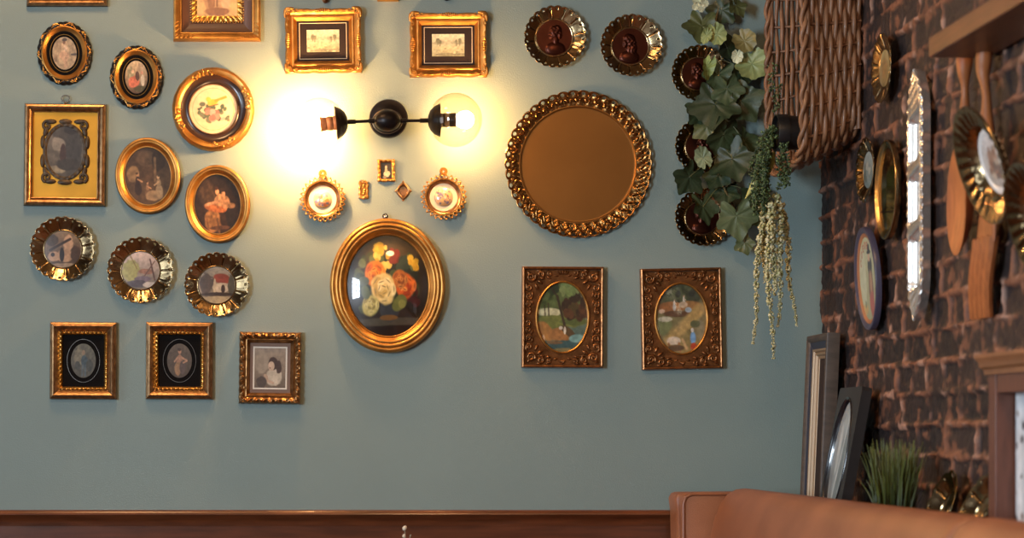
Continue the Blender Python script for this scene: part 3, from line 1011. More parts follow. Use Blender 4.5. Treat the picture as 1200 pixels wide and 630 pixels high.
# --- carved frame with portrait of a child
t = on_wall('picture_frame', 'carved leaf frame with a sepia portrait of a dark haired child', 'picture', 316.5, 431, .8)
w, h = p(73), p(84)
mb = MB()
rect_frame(mb, w, h, [(0, 0), (0, .014), (.0015, .020), (.004, .025), (.008, .0265), (.012, .0255), (.016, .022), (.0185, .017), (.0195, .0185), (.0225, .0185), (.0235, .014), (.030, .009), (.031, .005)], 200,
           relief=lambda s, o, L: .0038 * np.sin(s * 300 + np.where(o < .010, 1.0, -1.0) * 1.6) * np.sin(np.clip(o / .017, 0, 1) * PI), edge=lambda s, L: .0016 * (1 - np.abs(np.cos(s * 150))))
for k in range(4):
    L = (w / 2, h / 2)[k % 2]
    dd_ = (h / 2, w / 2)[k % 2] - .010
    c, s_ = ((1, 0), (0, 1), (-1, 0), (0, -1))[k]
    for q in range(-3, 4):
        x, z = q * L / 3.6, -dd_
        xx, zz_ = x * c - z * s_, x * s_ + z * c
        scroll(mb, xx, zz_, .0285, .0062, k * PI / 2 + q, 1.2, 1 if q % 2 else -1, .0016, 5)
mb.build('frame', M('carved_antique_gold', (156, 114, 70), metal=.9, rough=.32, var=.5, vscale=60), t, angle=60)
mb = MB()
mb.box(-w / 2 + .030, w / 2 - .030, -.0055, -.003, -h / 2 + .030, h / 2 - .030)
mat_o = mb.build('mat', m_greybr, t)
mb = MB()
rect_frame(mb, p(40), p(50), [(0, .0056), (.0002, .0064), (.0042, .0064), (.0045, .0056)], 2)
mb.build('mat_border', m_white, mat_o)
pa = Paint((106, 90, 74), (156, 138, 118), aspect=.8, seed=33).blob(-.5, .3, .5, .6, (150, 134, 114)).blob(.25, -.45, .55, .5, (196, 180, 156), rough=.3).blob(.2, .22, .36, .34, (66, 48, 40), rough=.2).blob(.55, .05, .2, .35, (70, 52, 44)).blob(.08, .1, .22, .25, (196, 168, 142), rough=.1).blob(-.25, -.5, .14, .25, (178, 148, 122), rot=.5).line(-.3, -.6, .2, -.75, .09, (186, 156, 130)).blob(-.55, -.7, .4, .3, (80, 66, 56)).blob(0, -.0, .05, .03, (120, 80, 66), rough=0).tex(.15)
pic_rect(t, p(36.5), p(46.5), .0062, pa, m_pict)

# --- big glossy oval with the bouquet
t = on_wall('oval_picture_frame', 'big gold oval frame with a glossy painting of orange and cream roses', 'picture', 454, 335, -2)
a, b = p(67.5), p(78.5)
mb = MB()
oval_frame(mb, a, b, [(0, 0), (0, .018), (.003, .026), (.007, .029), (.011, .028), (.0135, .0265), (.015, .0290), (.019, .0315), (.023, .0302), (.0255, .0272), (.027, .0288), (.031, .029), (.034, .0265), (.038, .020), (.043, .0155), (.0445, .0175), (.047, .0165), (.048, .010)], 200)
mb.build('frame', m_gold, t, angle=60)
pa = Paint((30, 24, 18), (60, 50, 34), n=190, aspect=.85, seed=40)
pa.blob(.1, .75, .9, .4, (74, 60, 40), rough=.3, al=.6).blob(0, -.72, 1.1, .09, (74, 70, 56), rough=.1).blob(0, -.95, 1.2, .17, (24, 20, 16), rough=.1)
pa.blob(.02, -.48, .26, .26, (54, 58, 60), rough=.05).blob(.0, -.64, .24, .06, (120, 82, 40), rough=.05).blob(.02, -.30, .3, .09, (34, 36, 38))
pa.scatter(34, (-.65, .7, -.35, .65), .08, .17, [(44, 50, 32), (34, 42, 30), (60, 66, 38), (30, 32, 26)], rough=.6)
pa.scatter(22, (-.7, .65, -.4, .6), .06, .11, [(78, 88, 52), (92, 100, 60), (62, 74, 46)], rough=.7)
pa.scatter(24, (-.3, .05, .35, .8), .05, .1, [(212, 170, 60), (196, 150, 48), (222, 188, 90)], rough=.5)
pa.scatter(8, (.08, .3, .45, .7), .05, .1, [(120, 40, 30), (92, 32, 26)], rough=.5)
pa.scatter(12, (.25, .5, .2, .6), .07, .12, [(36, 50, 42), (48, 62, 50)], rough=.5)
pa.scatter(10, (.55, .78, .3, .55), .05, .09, [(218, 180, 60), (200, 156, 44)], rough=.5)
def rose(cx, cz, r, cols, k=9):
    pa.blob(cx, cz, r, r, cols[0], rough=.3)
    for i in range(k):
        an = i * 2.4
        q = r * (.72 - .6 * i / k)
        pa.blob(cx + q * math.cos(an), cz + q * math.sin(an), r * (.44 - .2 * i / k), r * (.26 - .12 * i / k), cols[1 + i % (len(cols) - 1)], rot=an + 1.57, rough=.35, soft=.25)
        pa.blob(cx + q * 1.12 * math.cos(an), cz + q * 1.12 * math.sin(an), r * (.34 - .16 * i / k), r * .05, tuple(c * .62 for c in cols[0]), rot=an + 1.57, rough=.3, soft=.5, al=.8)
pa.scatter(16, (-.75, -.3, -.5, .3), .07, .14, [(52, 60, 38), (72, 78, 46), (40, 48, 32)], rough=.6)
pa.scatter(10, (.4, .7, -.4, -.1), .06, .11, [(70, 30, 26), (50, 46, 32)], rough=.6)
rose(-.3, .24, .27, [(206, 116, 34), (226, 140, 46), (180, 88, 26)])
rose(.44, -.02, .27, [(206, 92, 32), (224, 116, 44), (236, 150, 70), (176, 66, 26)])
rose(.30, .1, .2, [(170, 98, 44), (196, 126, 64), (142, 76, 34)])
rose(-.12, -.08, .33, [(220, 190, 118), (238, 214, 150), (200, 164, 88), (232, 202, 130)], 12)
rose(-.44, -.38, .22, [(186, 172, 96), (206, 192, 120), (150, 136, 70)])
pa.blob(.27, -.36, .2, .15, (110, 112, 54), rot=.6).blob(.33, -.38, .1, .1, (140, 136, 66)).blob(-.55, -.12, .12, .16, (84, 92, 56), rot=.4).blob(-.6, .1, .14, .1, (76, 84, 62)).tex(.12, 30)
pic_oval(t, a - .0475, b - .0475, .012, pa, m_gloss, dome=.022, nr=60, nt=180)
mb = MB()
mb.ball((0, -.010, b + .004), (.008, .008, .008))
an = np.linspace(0, 2 * PI, 20, endpoint=False)
mb.tube(np.stack([.007 * np.cos(an), np.full(20, -.016), b + .006 + .007 * np.sin(an)], -1), .0018, 6, closed=True)
mb.build('hanging_hook', m_steel, t)

# --- lacy round medallions
def medallion(u, v, label, seed):
    t = on_wall('medallion', label, 'medallion', u, v, 0, 'lacy gold medallions with cream centres')
    R = p(26.5)
    mb = MB()
    nl = 26
    an = np.linspace(0, 2 * PI, 90, endpoint=False)
    mb.tube(np.stack([R * .80 * np.cos(an), np.full(90, -.016), R * .80 * np.sin(an)], -1), .0028, 6, closed=True)
    for k in range(nl):
        b0 = 2 * PI * k / nl
        c = np.array([math.cos(b0), 0, math.sin(b0)])
        s_ = np.array([-math.sin(b0), 0, math.cos(b0)])
        q = np.linspace(0, 2 * PI, 12, endpoint=False)
        pts = c * R * .885 + np.array([0, -.0175, 0]) + np.outer(np.cos(q), c) * R * .085 + np.outer(np.sin(q), s_) * R * .08
        mb.tube(pts, .0017, 5, closed=True)
        mb.ball(tuple(c * R * .985 + np.array([0, -.0175, 0])), .0029, nu=7, nv=5)
    mb.build('lace_rim', m_gold, t, angle=60)
    mb = MB()
    oval_frame(mb, R * .80, R * .80, [(0, 0), (0, .014), (.003, .0195), (.006, .018), (.009, .013), (.0125, .010)], 90)
    mb.build('inner_ring', m_bronze, t)
    mb = MB()
    oval_frame(mb, R * .63, R * .63, [(0, .0105), (R * .3, .0105), (R * .629, .0105)], 64)
    mb.build('cream_disc', m_cream, t)
    q = Paint((200, 150, 90), (200, 176, 160), seed=seed)
    q.scatter(34, (-.7, .7, -.7, .7), .08, .22, [(196, 120, 60), (222, 178, 110), (120, 110, 130), (150, 90, 70), (214, 196, 180), (90, 96, 110)], rough=.5)
    pic_oval(t, R * .40, R * .40, .0125, q, m_gloss, dome=.007, nr=20, nt=64, name='painted_cabochon')
    mb = MB()
    an = np.linspace(0, 2 * PI, 24, endpoint=False)
    for q_, r_ in ((0, p(3.9)), (0, p(2.2))):
        mb.tube(np.stack([r_ * np.cos(an), np.full(24, -.014), R + p(3.6) + r_ * np.sin(an)], -1), .0021, 6, closed=True)
    mb.build('hanging_loop', m_gold, t)


medallion(378, 234, 'lacy gold medallion with ring, below the glowing bulb', 51)
medallion(519.5, 231.5, 'lacy gold medallion with ring, below the clear globe', 52)

# --- tiny frames under the lamp
t = on_wall('picture_frame', 'tiny gold rectangular frame with a dark portrait, under the wall lamp', 'picture', 452.5, 200, -1)
w, h = p(20), p(26)
mb = MB()
rect_frame(mb, w, h, [(0, 0), (0, .006), (.0012, .009), (.004, .0098), (.007, .008), (.0085, .005), (.009, .003)], 70,
           relief=lambda s, o, L: .0014 * np.sin(s * 520) * np.sin(np.clip(o / .008, 0, 1) * PI), edge=lambda s, L: .0010 * np.sin(s * 260))
for sx in (-1, 1):
    for sz in (-1, 1):
        mb.ball((sx * (w / 2 - .004), -.008, sz * (h / 2 - .004)), (.005, .004, .005), nu=8, nv=5)
mb.build('frame', m_gold, t, angle=60)
pa = Paint((44, 40, 34), (58, 54, 46), aspect=.7, seed=61).blob(.1, -.4, .7, .4, (190, 178, 146)).blob(0, .05, .25, .3, (176, 156, 124)).blob(.0, .45, .2, .22, (196, 172, 138)).blob(-.3, -.8, .4, .2, (120, 110, 90)).tex(.15)
pic_rect(t, w - .017, h - .017, .0035, pa, m_pict, 24, 30)
t = on_wall('tiny_frame', 'tiny gold filigree plaque with scrolled edges, under the wall lamp', 'plaque', 426, 222.5, 0)
w, h = p(11), p(20)
mb = MB()
rect_frame(mb, w, h, [(0, 0), (0, .004), (.001, .006), (.004, .0065), (.006, .004)], 40, edge=lambda s, L: .0016 * np.sin(s * 420))
for sz in (-1, 1):
    for sx in (-1, 1):
        scroll(mb, sx * p(3), sz * p(8.6), .006, p(2.6), PI / 2, 1.2, sx, .0014, 5)
    mb.ball((0, -.006, sz * p(10)), (.003, .003, .004), nu=8, nv=5)
mb.build('frame', m_gold, t, angle=60)
mb = MB()
for k in range(5):
    mb.ball((random.uniform(-.004, .004), -.005, (k - 2) * .006), (.004, .003, .004), nu=8, nv=5)
mb.box(-w / 2 + .005, w / 2 - .005, -.004, -.001, -h / 2 + .005, h / 2 - .005)
mb.build('relief_centre', m_goldb, t, angle=60)
t = on_wall('tiny_frame', 'tiny pointed bronze plaque with an oval hollow, under the wall lamp', 'plaque', 472.3, 224, 0)
mb = MB()
def dia(th):
    return 0
th = np.linspace(0, 2 * PI, 80, endpoint=False)[:, None]
o = np.array([1, 1, .94, .80, .66, .56, .50])[None]
hh = np.array([0, .005, .0075, .008, .0075, .006, .003])[None]
pw = (np.abs(np.cos(th)) ** 1.25 + np.abs(np.sin(th)) ** 1.25) ** (-1 / 1.25)
bl = np.clip((o - .5) / .3, 0, 1)
rr = o * (pw * bl + (1 - bl) * 1.0)
mb.grid(np.stack([p(8.8) * rr * np.cos(th), -hh * np.ones_like(th), p(10.8) * rr * np.sin(th)], -1), cu=True)
for (x, z) in ((0, 1), (0, -1), (1, 0), (-1, 0)):
    mb.ball((x * p(8.6), -.005, z * p(10.8)), (.0032, .003, .0034), nu=8, nv=5)
mb.build('frame', m_bronze, t, angle=60)
pic_oval(t, p(4.4), p(5.4), .003, Paint((110, 76, 44), (150, 110, 66)).tex(.2), m_pict, nr=8, nt=30)

# --- carved panels with oval landscapes
def carved_panel(u, v, w, h, tilt, label, paint):
    t = on_wall('picture_frame', label, 'picture', u, v, tilt, 'carved brown frames with oval landscapes')
    mb = MB()
    rect_frame(mb, w, h, [(0, 0), (0, .018), (.001, .021), (.004, .0225), (.0065, .0215), (.0078, .0185), (.0085, .013)], 2)
    mb.build('outer_moulding', m_dbronze, t, angle=35)
    oa, ob = p(30.5), p(41.5)
    # ground between the oval and the rectangle
    mb = MB()
    n = 160
    th = np.linspace(0, 2 * PI, n, endpoint=False)
    c, s_ = np.cos(th), np.sin(th)
    A, B = w / 2 - .009, h / 2 - .009
    
    ex, ez = oa * c, ob * s_
    kx = np.where(np.abs(ex) > 1e-6, A / np.maximum(np.abs(ex), 1e-6), 1e6)
    kz = np.where(np.abs(ez) > 1e-6, B / np.maximum(np.abs(ez), 1e-6), 1e6)
    kk = np.minimum(kx, kz)
    P = np.stack([np.stack([ex, np.full(n, -.0105), ez], -1), np.stack([ex * kk, np.full(n, -.0115), ez * kk], -1)], 1)
    mb.grid(P, cu=True)
    # acanthus scrolls
    H0 = .0135
    for sx in (-1, 1):
        for sz in (-1, 1):
            def sc(x, z, r, a0, tn, sg, th_, tl=0.0):
                scroll(mb, sx * x, sz * z, H0 + .001, r, math.atan2(math.sin(a0) * sz, math.cos(a0) * sx), tn, sg * sx * sz, th_ * 1.15, 8, tail=tl)
            def lf(x, z, l, wd_, an, th_=.0055):
                leafy(mb, sx * x, sz * z, H0 - .001, l, wd_, math.atan2(math.sin(an) * sz, math.cos(an) * sx), th_)
            sc(A - .017, B - .020, .0125, PI * .9, 1.6, 1, .0042)
            sc(A - .044, B - .012, .0088, PI * 1.4, 1.5, -1, .0034)
            sc(A - .068, B - .009, .0068, PI * 1.2, 1.4, 1, .0028)
            sc(A - .011, B - .050, .0088, PI * .2, 1.5, -1, .0034)
            sc(A - .0105, B - .074, .0088, PI * 1.1, 1.4, 1, .0028)
            sc(A - .0095, B - .097, .0080, PI * .4, 1.4, -1, .0025)
            sc(A - .0085, B - .118, .0072, PI * .4, 1.4, 1, .0028)
            for q in ((.004, .004, .020, .010, PI * 1.25), (.030, .005, .018, .008, PI * .9), (.005, .034, .018, .008, PI * 1.6), (.033, .028, .020, .009, PI * 1.2), (.027, .038, .020, .009, PI * 1.35),
                      (.058, .019, .016, .007, PI * 1.1), (.020, .060, .017, .007, PI * 1.5), (.018, .084, .015, .006, PI * 1.45), (.056, .003, .013, .006, PI), (.003, .062, .013, .006, PI * 1.5), (.003, .086, .012, .005, PI * 1.5), (.081, .014, .012, .006, PI * 1.1), (.013, .103, .013, .005, PI * 1.5), (.040, .024, .016, .007, PI)):
                lf(A - q[0], B - q[1], q[2], q[3], q[4])
    for sz in (-1, 1):
        for k in range(-2, 3):
            leafy(mb, k * .004, sz * (B - .013), H0, .013, .0055, PI / 2 * sz - k * .35, .005)
    pan_o = mb.build('carved_panel', m_dbronze, t, angle=60)
    mb = MB()
    oval_frame(mb, oa + .003, ob + .003, [(0, .0105), (.0008, .0155), (.003, .017), (.005, .0155), (.006, .011), (.0065, .006)], 120)
    mb.build('oval_lip', m_gold, pan_o)
    pic_oval(t, oa - .001, ob - .001, .0075, paint, m_gloss, nr=50, nt=140)


pa = Paint((52, 78, 78), (140, 148, 112), n=170, aspect=.75, seed=71)
pa.blob(0, .25, 1.2, .5, (88, 100, 56)).blob(-.5, .15, .5, .14, (196, 192, 150)).blob(-.2, -.12, 1.1, .2, (106, 112, 56), rough=.4).blob(.5, -.12, .6, .12, (80, 92, 48))
pa.scatter(26, (-1, -.1, .35, 1), .1, .2, [(58, 70, 34), (74, 86, 42), (48, 58, 32), (90, 100, 54)], rough=.6)
pa.scatter(30, (.1, .9, .0, .6), .09, .2, [(66, 44, 28), (84, 56, 34), (52, 40, 26), (74, 62, 34)], rough=.6)
pa.scatter(12, (0, .8, .65, 1), .1, .2, [(112, 128, 72), (128, 140, 84)], rough=.6)
pa.line(-.2, .6, .12, -.3, .06, (58, 48, 32)).line(-.2, .6, -.45, .85, .04, (58, 48, 32)).line(-.55, .4, -.52, .05, .03, (60, 50, 36)).line(-.7, .35, -.66, .05, .025, (60, 50, 36))
pa.blob(-.65, -.42, .45, .24, (164, 116, 62), rough=.3, rot=-.5).blob(-.1, -.5, .5, .2, (150, 104, 58), rough=.4).blob(.25, -.42, .35, .12, (84, 66, 40), rot=-.5).blob(.1, -.38, .05, .12, (206, 196, 176)).blob(-.05, -.3, .09, .06, (200, 190, 170)).blob(-.73, -.62, .06, .14, (206, 176, 140))
pa.blob(.1, -.8, .9, .16, (54, 82, 82), rough=.2).blob(.6, -.6, .35, .12, (110, 150, 146), rough=.3).blob(-.3, -.72, .35, .05, (112, 88, 58)).blob(.1, -.93, .6, .06, (120, 112, 70)).tex(.2, 24)
carved_panel(658.5, 371.8, p(95), p(118), .3, 'carved brown frame with an oval river landscape under a tree', pa)
pa = Paint((150, 126, 74), (80, 84, 60), n=170, aspect=.75, seed=72)
pa.blob(.2, .75, 1, .4, (62, 66, 46), rough=.5).scatter(14, (-.8, .8, .5, 1), .1, .2, [(58, 62, 42), (80, 84, 56), (46, 48, 36)], rough=.6)
pa.blob(-.35, .32, .6, .2, (150, 96, 52), rough=.4).blob(.4, .38, .4, .14, (150, 108, 62)).blob(-.2, .15, .6, .1, (92, 62, 40), rough=.5)
pa.line(.75, .25, -.5, -.65, .24, (172, 142, 86)).blob(-.7, -.2, .35, .25, (112, 116, 74), rough=.5).blob(-.6, 0, .3, .08, (184, 176, 150), rough=.4).blob(.7, -.35, .25, .3, (130, 120, 88), rough=.4).blob(.55, -.15, .2, .1, (88, 90, 60))
pa.figure(.12, .52, .34, (206, 176, 146), (214, 206, 190), (200, 190, 176)).figure(-.25, .42, .32, (206, 176, 146), (206, 200, 190), (178, 170, 160)).blob(-.75, .22, .14, .07, (206, 170, 140)).blob(.3, .25, .14, .08, (160, 172, 178)).blob(.1, .4, .2, .1, (186, 160, 130))
pa.blob(-.3, -.62, .3, .13, (206, 186, 160), rough=.2).line(-.5, -.7, -.48, -.9, .05, (150, 100, 60)).line(-.1, -.7, -.05, -.92, .05, (160, 108, 66)).blob(-.2, -.82, .35, .1, (96, 72, 46)).line(.05, -.6, .2, -.85, .06, (186, 150, 104))
pa.blob(.45, -.55, .12, .2, (112, 150, 186), rough=.1).blob(.47, -.8, .13, .12, (176, 68, 42), rough=.1).blob(.43, -.33, .06, .07, (214, 206, 196), rough=.1).tex(.2, 24)
carved_panel(797.5, 373.5, p(94), p(118), -1.2, 'carved brown frame with an oval village road and a blue dressed figure', pa)

# ================================================================ WALL LAMP
d0 = .105                          # how far the rod stands off the wall
cpt = W(455, 139.5)
t = thing('wall_lamp', 'dark bronze wall lamp with two clear glass globes, both lit', 'lamp', cpt)
mb = MB()
mb.lathe([(p(22.5), 0), (p(22.5), .012), (p(21.5), .017), (p(14), .019), (p(11), .023), (.001, .024)], n=72)
mb.build('back_plate', m_iron, t)
hub = W(454, 141.5, d0) - cpt
mb = MB()
mb.ball(tuple(hub), (p(15.5), .030, p(12.5)), nu=32, nv=20)
mb.lathe([(.013, .02), (.013, d0 - .02)], n=24, c=(hub[0], 0, hub[2]))
hub_o = mb.build('hub', m_iron, t)
mb = MB()
an = np.linspace(0, 2 * PI, 60, endpoint=False)
mb.tube(np.stack([hub[0] + p(16.5) * np.cos(an), np.full(60, hub[1] + .012), hub[2] + p(13.5) * np.sin(an)], -1), .0022, 8, closed=True)
mb.build('hub_ring', M('pale_bronze', (120, 104, 84), metal=.8, rough=.3), hub_o)
for q, (ur, ug, vg, nm) in enumerate(((402, 374, 146, 'glowing'), (507, 533.5, 140.5, 'clear'))):
    sg = -1 if q == 0 else 1
    cap = W(ur, 143 - 2 * q - 0, d0) - cpt
    gl = W(ug, vg, d0) - cpt
    mb = MB()
    a0 = hub + Vector((sg * p(13), 0, 0))
    mb.tube([tuple(a0), tuple(cap)], .0042, 12)
    mb.tube([tuple(a0), tuple(a0 + (cap - a0) * .22)], .0065, 12)
    mb.tube([tuple(a0 + (cap - a0) * .62), tuple(cap)], .0065, 12)
    arm_o = mb.build('arm', m_iron, t)
    ax = (gl - cap).normalized()
    rg = p(31)
    # cup that holds the globe
    mb = MB()
    prof = [(.001, -.012), (.014, -.012), (.028, -.006), (.038, .004), (.044, .016), (.046, .020), (.041, .019), (.02, .012), (.001, .010)]
    P = []
    up = Vector((0, 1, 0))
    e2 = ax.cross(up).normalized()
    e1 = e2.cross(ax).normalized()
    for a_ in np.linspace(0, 2 * PI, 48, endpoint=False):
        P.append([tuple(cap + ax * hh2 + (e1 * math.cos(a_) + e2 * math.sin(a_)) * r2) for r2, hh2 in prof])
    mb.grid(np.array(P), cu=True)
    mb.build('globe_cup', m_iron, arm_o, angle=50)
    # glass globe
    mb = MB()
    ph = np.linspace(.001, PI - .62, 34)
    P = []
    for a_ in np.linspace(0, 2 * PI, 56, endpoint=False):
        P.append([tuple(gl + ax * (rg * math.cos(f)) + (e1 * math.cos(a_) + e2 * math.sin(a_)) * rg * math.sin(f)) for f in ph])
    mb.grid(np.array(P), cu=True)
    g = mb.build('glass_globe', glassy('amber_glass' if q else 'clear_glass', (.86, .82, .74) if q else (.97, .94, .88)), t, angle=180)
    # socket and bulb
    mb = MB()
    prof = [(.001, .008), (.016, .008), (.0195, .012), (.0195, .026), (.0175, .028), (.0195, .030), (.0195, .044), (.0175, .046), (.0195, .048), (.0195, .064), (.015, .066), (.001, .066)]
    P = []
    for a_ in np.linspace(0, 2 * PI, 32, endpoint=False):
        P.append([tuple(cap + ax * hh2 + (e1 * math.cos(a_) + e2 * math.sin(a_)) * r2) for r2, hh2 in prof])
    mb.grid(np.array(P), cu=True)
    sock_o = mb.build('socket', m_iron if q else M('brown_socket', (90, 60, 44), metal=.3, rough=.4), t, angle=50)
    mb = MB()
    prof = [(.012, .064), (.014, .068), (.021, .076), (.0240, .088), (.0235, .096), (.019, .106), (.010, .112), (.001, .114)]
    P = []
    for a_ in np.linspace(0, 2 * PI, 32, endpoint=False):
        P.append([tuple(cap + ax * hh2 + (e1 * math.cos(a_) + e2 * math.sin(a_)) * r2 * (1 if q else 1.1)) for r2, hh2 in prof])
    mb.grid(np.array(P), cu=True)
    mb.build('bulb', emission('lit_bulb_warm' if q else 'lit_bulb_bright', (1.0, .53, .21), BULB_B if q else BULB_A), sock_o, angle=180)

# ================================================================ IVY
def vec(a):
    return np.array(a, float)


def ivy_leaf(mb, c, r, ang, tx, ty, col, lobes=True, vein=1.25, asp=1.0, cup=.18):
    """a lobed leaf of radius r: stalk end down before turning by ang; tx, ty tip it"""
    nph, nrr = 60, 7
    ph = np.linspace(0, 2 * PI, nph, endpoint=False)[:, None]
    rho = np.linspace(.03, 1, nrr)[None]
    if lobes:
        out = .78 + .03 * np.sin(ph * 3 + mb.n) + .12 * np.cos(5 * (ph - PI / 2)) + .10 * np.cos(ph - PI / 2) + .04 * np.cos(10 * (ph - PI / 2)) - .28 * np.exp(-((ph - 1.5 * PI) / .28) ** 2) + .025 * np.sin(ph * 17)
    else:
        out = .92 + .05 * np.sin(ph * 9) + .02 * np.sin(ph * 23) - .35 * np.exp(-((ph - 1.5 * PI) / .22) ** 2)
    x = r * rho * out * np.cos(ph) * asp
    z = r * rho * out * np.sin(ph)
    k = np.cos(5 * (ph - PI / 2)) if lobes else np.cos(7 * (ph - PI / 2))
    f1, f2, f3 = (mb.n * .37) % 6.28, (mb.n * .73) % 6.28, (mb.n * .19) % 6.28
    y = -(cup * r) * (rho ** 2) * (.5 + .6 * np.sin(ph * 2 + f1)) - .022 * r * k * rho * (1 - rho) * 4 + .05 * r * np.sin(ph * 4 + f2 + rho * 3) * rho ** 2 + .03 * r * np.sin(ph * 11 + f3) * rho ** 3
    veinm = np.clip((k - .93) / .07, 0, 1) * (rho < .92)
    C = vec(col)[None, None] * (1 + (vein - 1) * veinm[..., None]) * (1 + .10 * np.sin(ph * 13 + rho * 9))[..., None]
    P = np.stack([x, y + 0 * x, z], -1).reshape(-1, 3)
    ca, sa = math.cos(ang), math.sin(ang)
    Rz = np.array([[ca, 0, -sa], [0, 1, 0], [sa, 0, ca]])
    Rx = np.array([[1, 0, 0], [0, math.cos(tx), -math.sin(tx)], [0, math.sin(tx), math.cos(tx)]])
    Rw = np.array([[math.cos(ty), -math.sin(ty), 0], [math.sin(ty), math.cos(ty), 0], [0, 0, 1]])
    P = P @ Rz.T @ Rx.T @ Rw.T + vec(c)
    mb.grid(P.reshape(nph, nrr, 3), cu=True, col=np.clip(C, 0, 1))


t = thing('ivy_garland', 'green ivy garland trailing down beside the wicker basket', 'plant', W(845, -6, .02))
base = vec(t.location)
dk, md, ol, pl, lt = lin((52, 68, 42)), lin((72, 88, 56)), lin((86, 92, 50)), lin((142, 152, 96)), lin((100, 112, 74))
yl, cr = lin((128, 118, 70)), lin((206, 206, 168))
LV = [  # u, v, r px, angle deg, off wall, colour, lobed, aspect
    (822, 30, 25, 170, .05, ol, 1, 1), (846, 12, 20, 150, .03, dk, 1, 1), (862, 6, 17, 200, .05, ol, 1, .8), (852, 56, 24, 200, .035, dk, 1, 1),
    (842, 88, 24, 160, .05, md, 1, .9), (870, 86, 18, 190, .03, dk, 1, 1), (838, 122, 33, 175, .07, dk, 1, 1), (868, 118, 29, 215, .06, md, 1, 1),
    (820, 130, 20, 140, .05, dk, 1, 1), (852, 104, 22, 190, .075, md, 1, 1), (848, 158, 29, 180, .06, md, 1, 1), (828, 148, 19, 130, .05, ol, 1, 1),
    (858, 186, 30, 200, .075, dk, 1, 1), (872, 165, 22, 220, .05, md, 1, .9), (808, 207, 23, 150, .07, dk, 1, 1), (824, 242, 22, 185, .08, md, 1, .9),
    (863, 253, 27, 190, .085, lt, 1, 1), (882, 228, 21, 215, .05, md, 1, 1), (850, 225, 20, 170, .04, dk, 1, 1), (872, 284, 15, 195, .06, ol, 1, .9),
    (842, 205, 21, 160, .045, dk, 1, .9), (884, 252, 17, 200, .06, dk, 1, .9)]
mb = MB()
for i, (u, v, r, an, dd_, c, lo, asp) in enumerate(LV):
    c = vec(c) * random.uniform(.85, 1.2)
    dd_ = min(dd_, .05) if u > 872 else dd_
    ivy_leaf(mb, vec(W(u, v, dd_)) - base, p(r) * 1.03, math.radians(an), random.uniform(-.45, .25), random.uniform(-.5, .5), c * .78, True, 1.28, asp)
mb.build('foliage', m_leaf, t, angle=180, color=True)
mb = MB()
PL = [(881, 75, 21, 185, .055, pl, 1), (840, 40, 15, 200, .075, pl, .8), (828, 42, 11, 160, .08, pl, .6), (872, 48, 16, 215, .07, yl, .9), (829, 80, 18, 160, .075, lin((134, 150, 84)), .45), (824, 185, 15, 20, .085, lin((122, 132, 96)), .7), (864, 66, 9, 180, .07, cr, .8)]
for (u, v, r, an, dd_, c, asp) in PL:
    ivy_leaf(mb, vec(W(u, v, dd_)) - base, p(r), math.radians(an), random.uniform(-.3, .1), random.uniform(-.3, .3), c, False, 1.25, asp, cup=.35)
o = mb.build('pale_leaves', m_leaf, t, angle=180, color=True)
o['label'] = 'paler round ivy leaves'
mb = MB()
for k in range(5):
    an = k * 2 * PI / 5
    ivy_leaf(mb, vec(W(820 + 5 * math.cos(an), 4 - 5 * math.sin(an), .07)) - base, p(6), an - PI / 2, .3, .1, cr, False, 1.05, .8)
o = mb.build('cream_flower', m_leaf, t, angle=180, color=True)
o['label'] = 'cream flower'
mb = MB()
vine = [(845, -6, .02), (838, 30, .03), (846, 70, .03), (850, 110, .04), (848, 140, .04), (852, 175, .045), (846, 215, .04), (866, 255, .05), (872, 282, .05)]
mb.tube([tuple(vec(W(*q)) - base) for q in vine], .0030, 6, col=lin((88, 78, 46)))
for (u, v, r, an, dd_, c, lo, asp) in LV:
    j = min(range(len(vine)), key=lambda k: abs(vine[k][1] - v + 12))
    a_, b_ = vec(W(*vine[j])) - base, vec(W(u, v, dd_)) - base
    mb.tube([a_, (a_ + b_) / 2 + vec((0, -.008, .006)), b_], .0012, 5, col=lin((104, 104, 62)))
mb.build('stems', m_leaf, t, angle=60, color=True)

# ================================================================ BASKET, POT PLANT
bx, by, bz = XB - .004, -.285, 1.862         # base on the brick, middle of its width, bottom
t = thing('wicker_basket', 'brown wicker basket hung sideways on the brick, mouth facing the ivy', 'basket', (bx, by, bz))
DEP, HT = .156, .60
def basket_pt(k, s):
    """k 0 base..1 rim, s 0..1 round the mouth: point on the wall of the basket and its outward direction"""
    hw = .155 + .045 * k
    zb = .075 * max(0.0, 1 - k) ** 1.3
    zt_ = HT + .03 * k
    hh2 = (zt_ - zb) / 2
    a_ = 2 * PI * s
    ex = 5.0
    c, s_ = math.cos(a_), math.sin(a_)
    q = (abs(c) ** ex + abs(s_) ** ex) ** (-1 / ex)
    return vec((-DEP * k, hw * c * q, zb + hh2 + hh2 * s_ * q)), vec((0, c, s_))


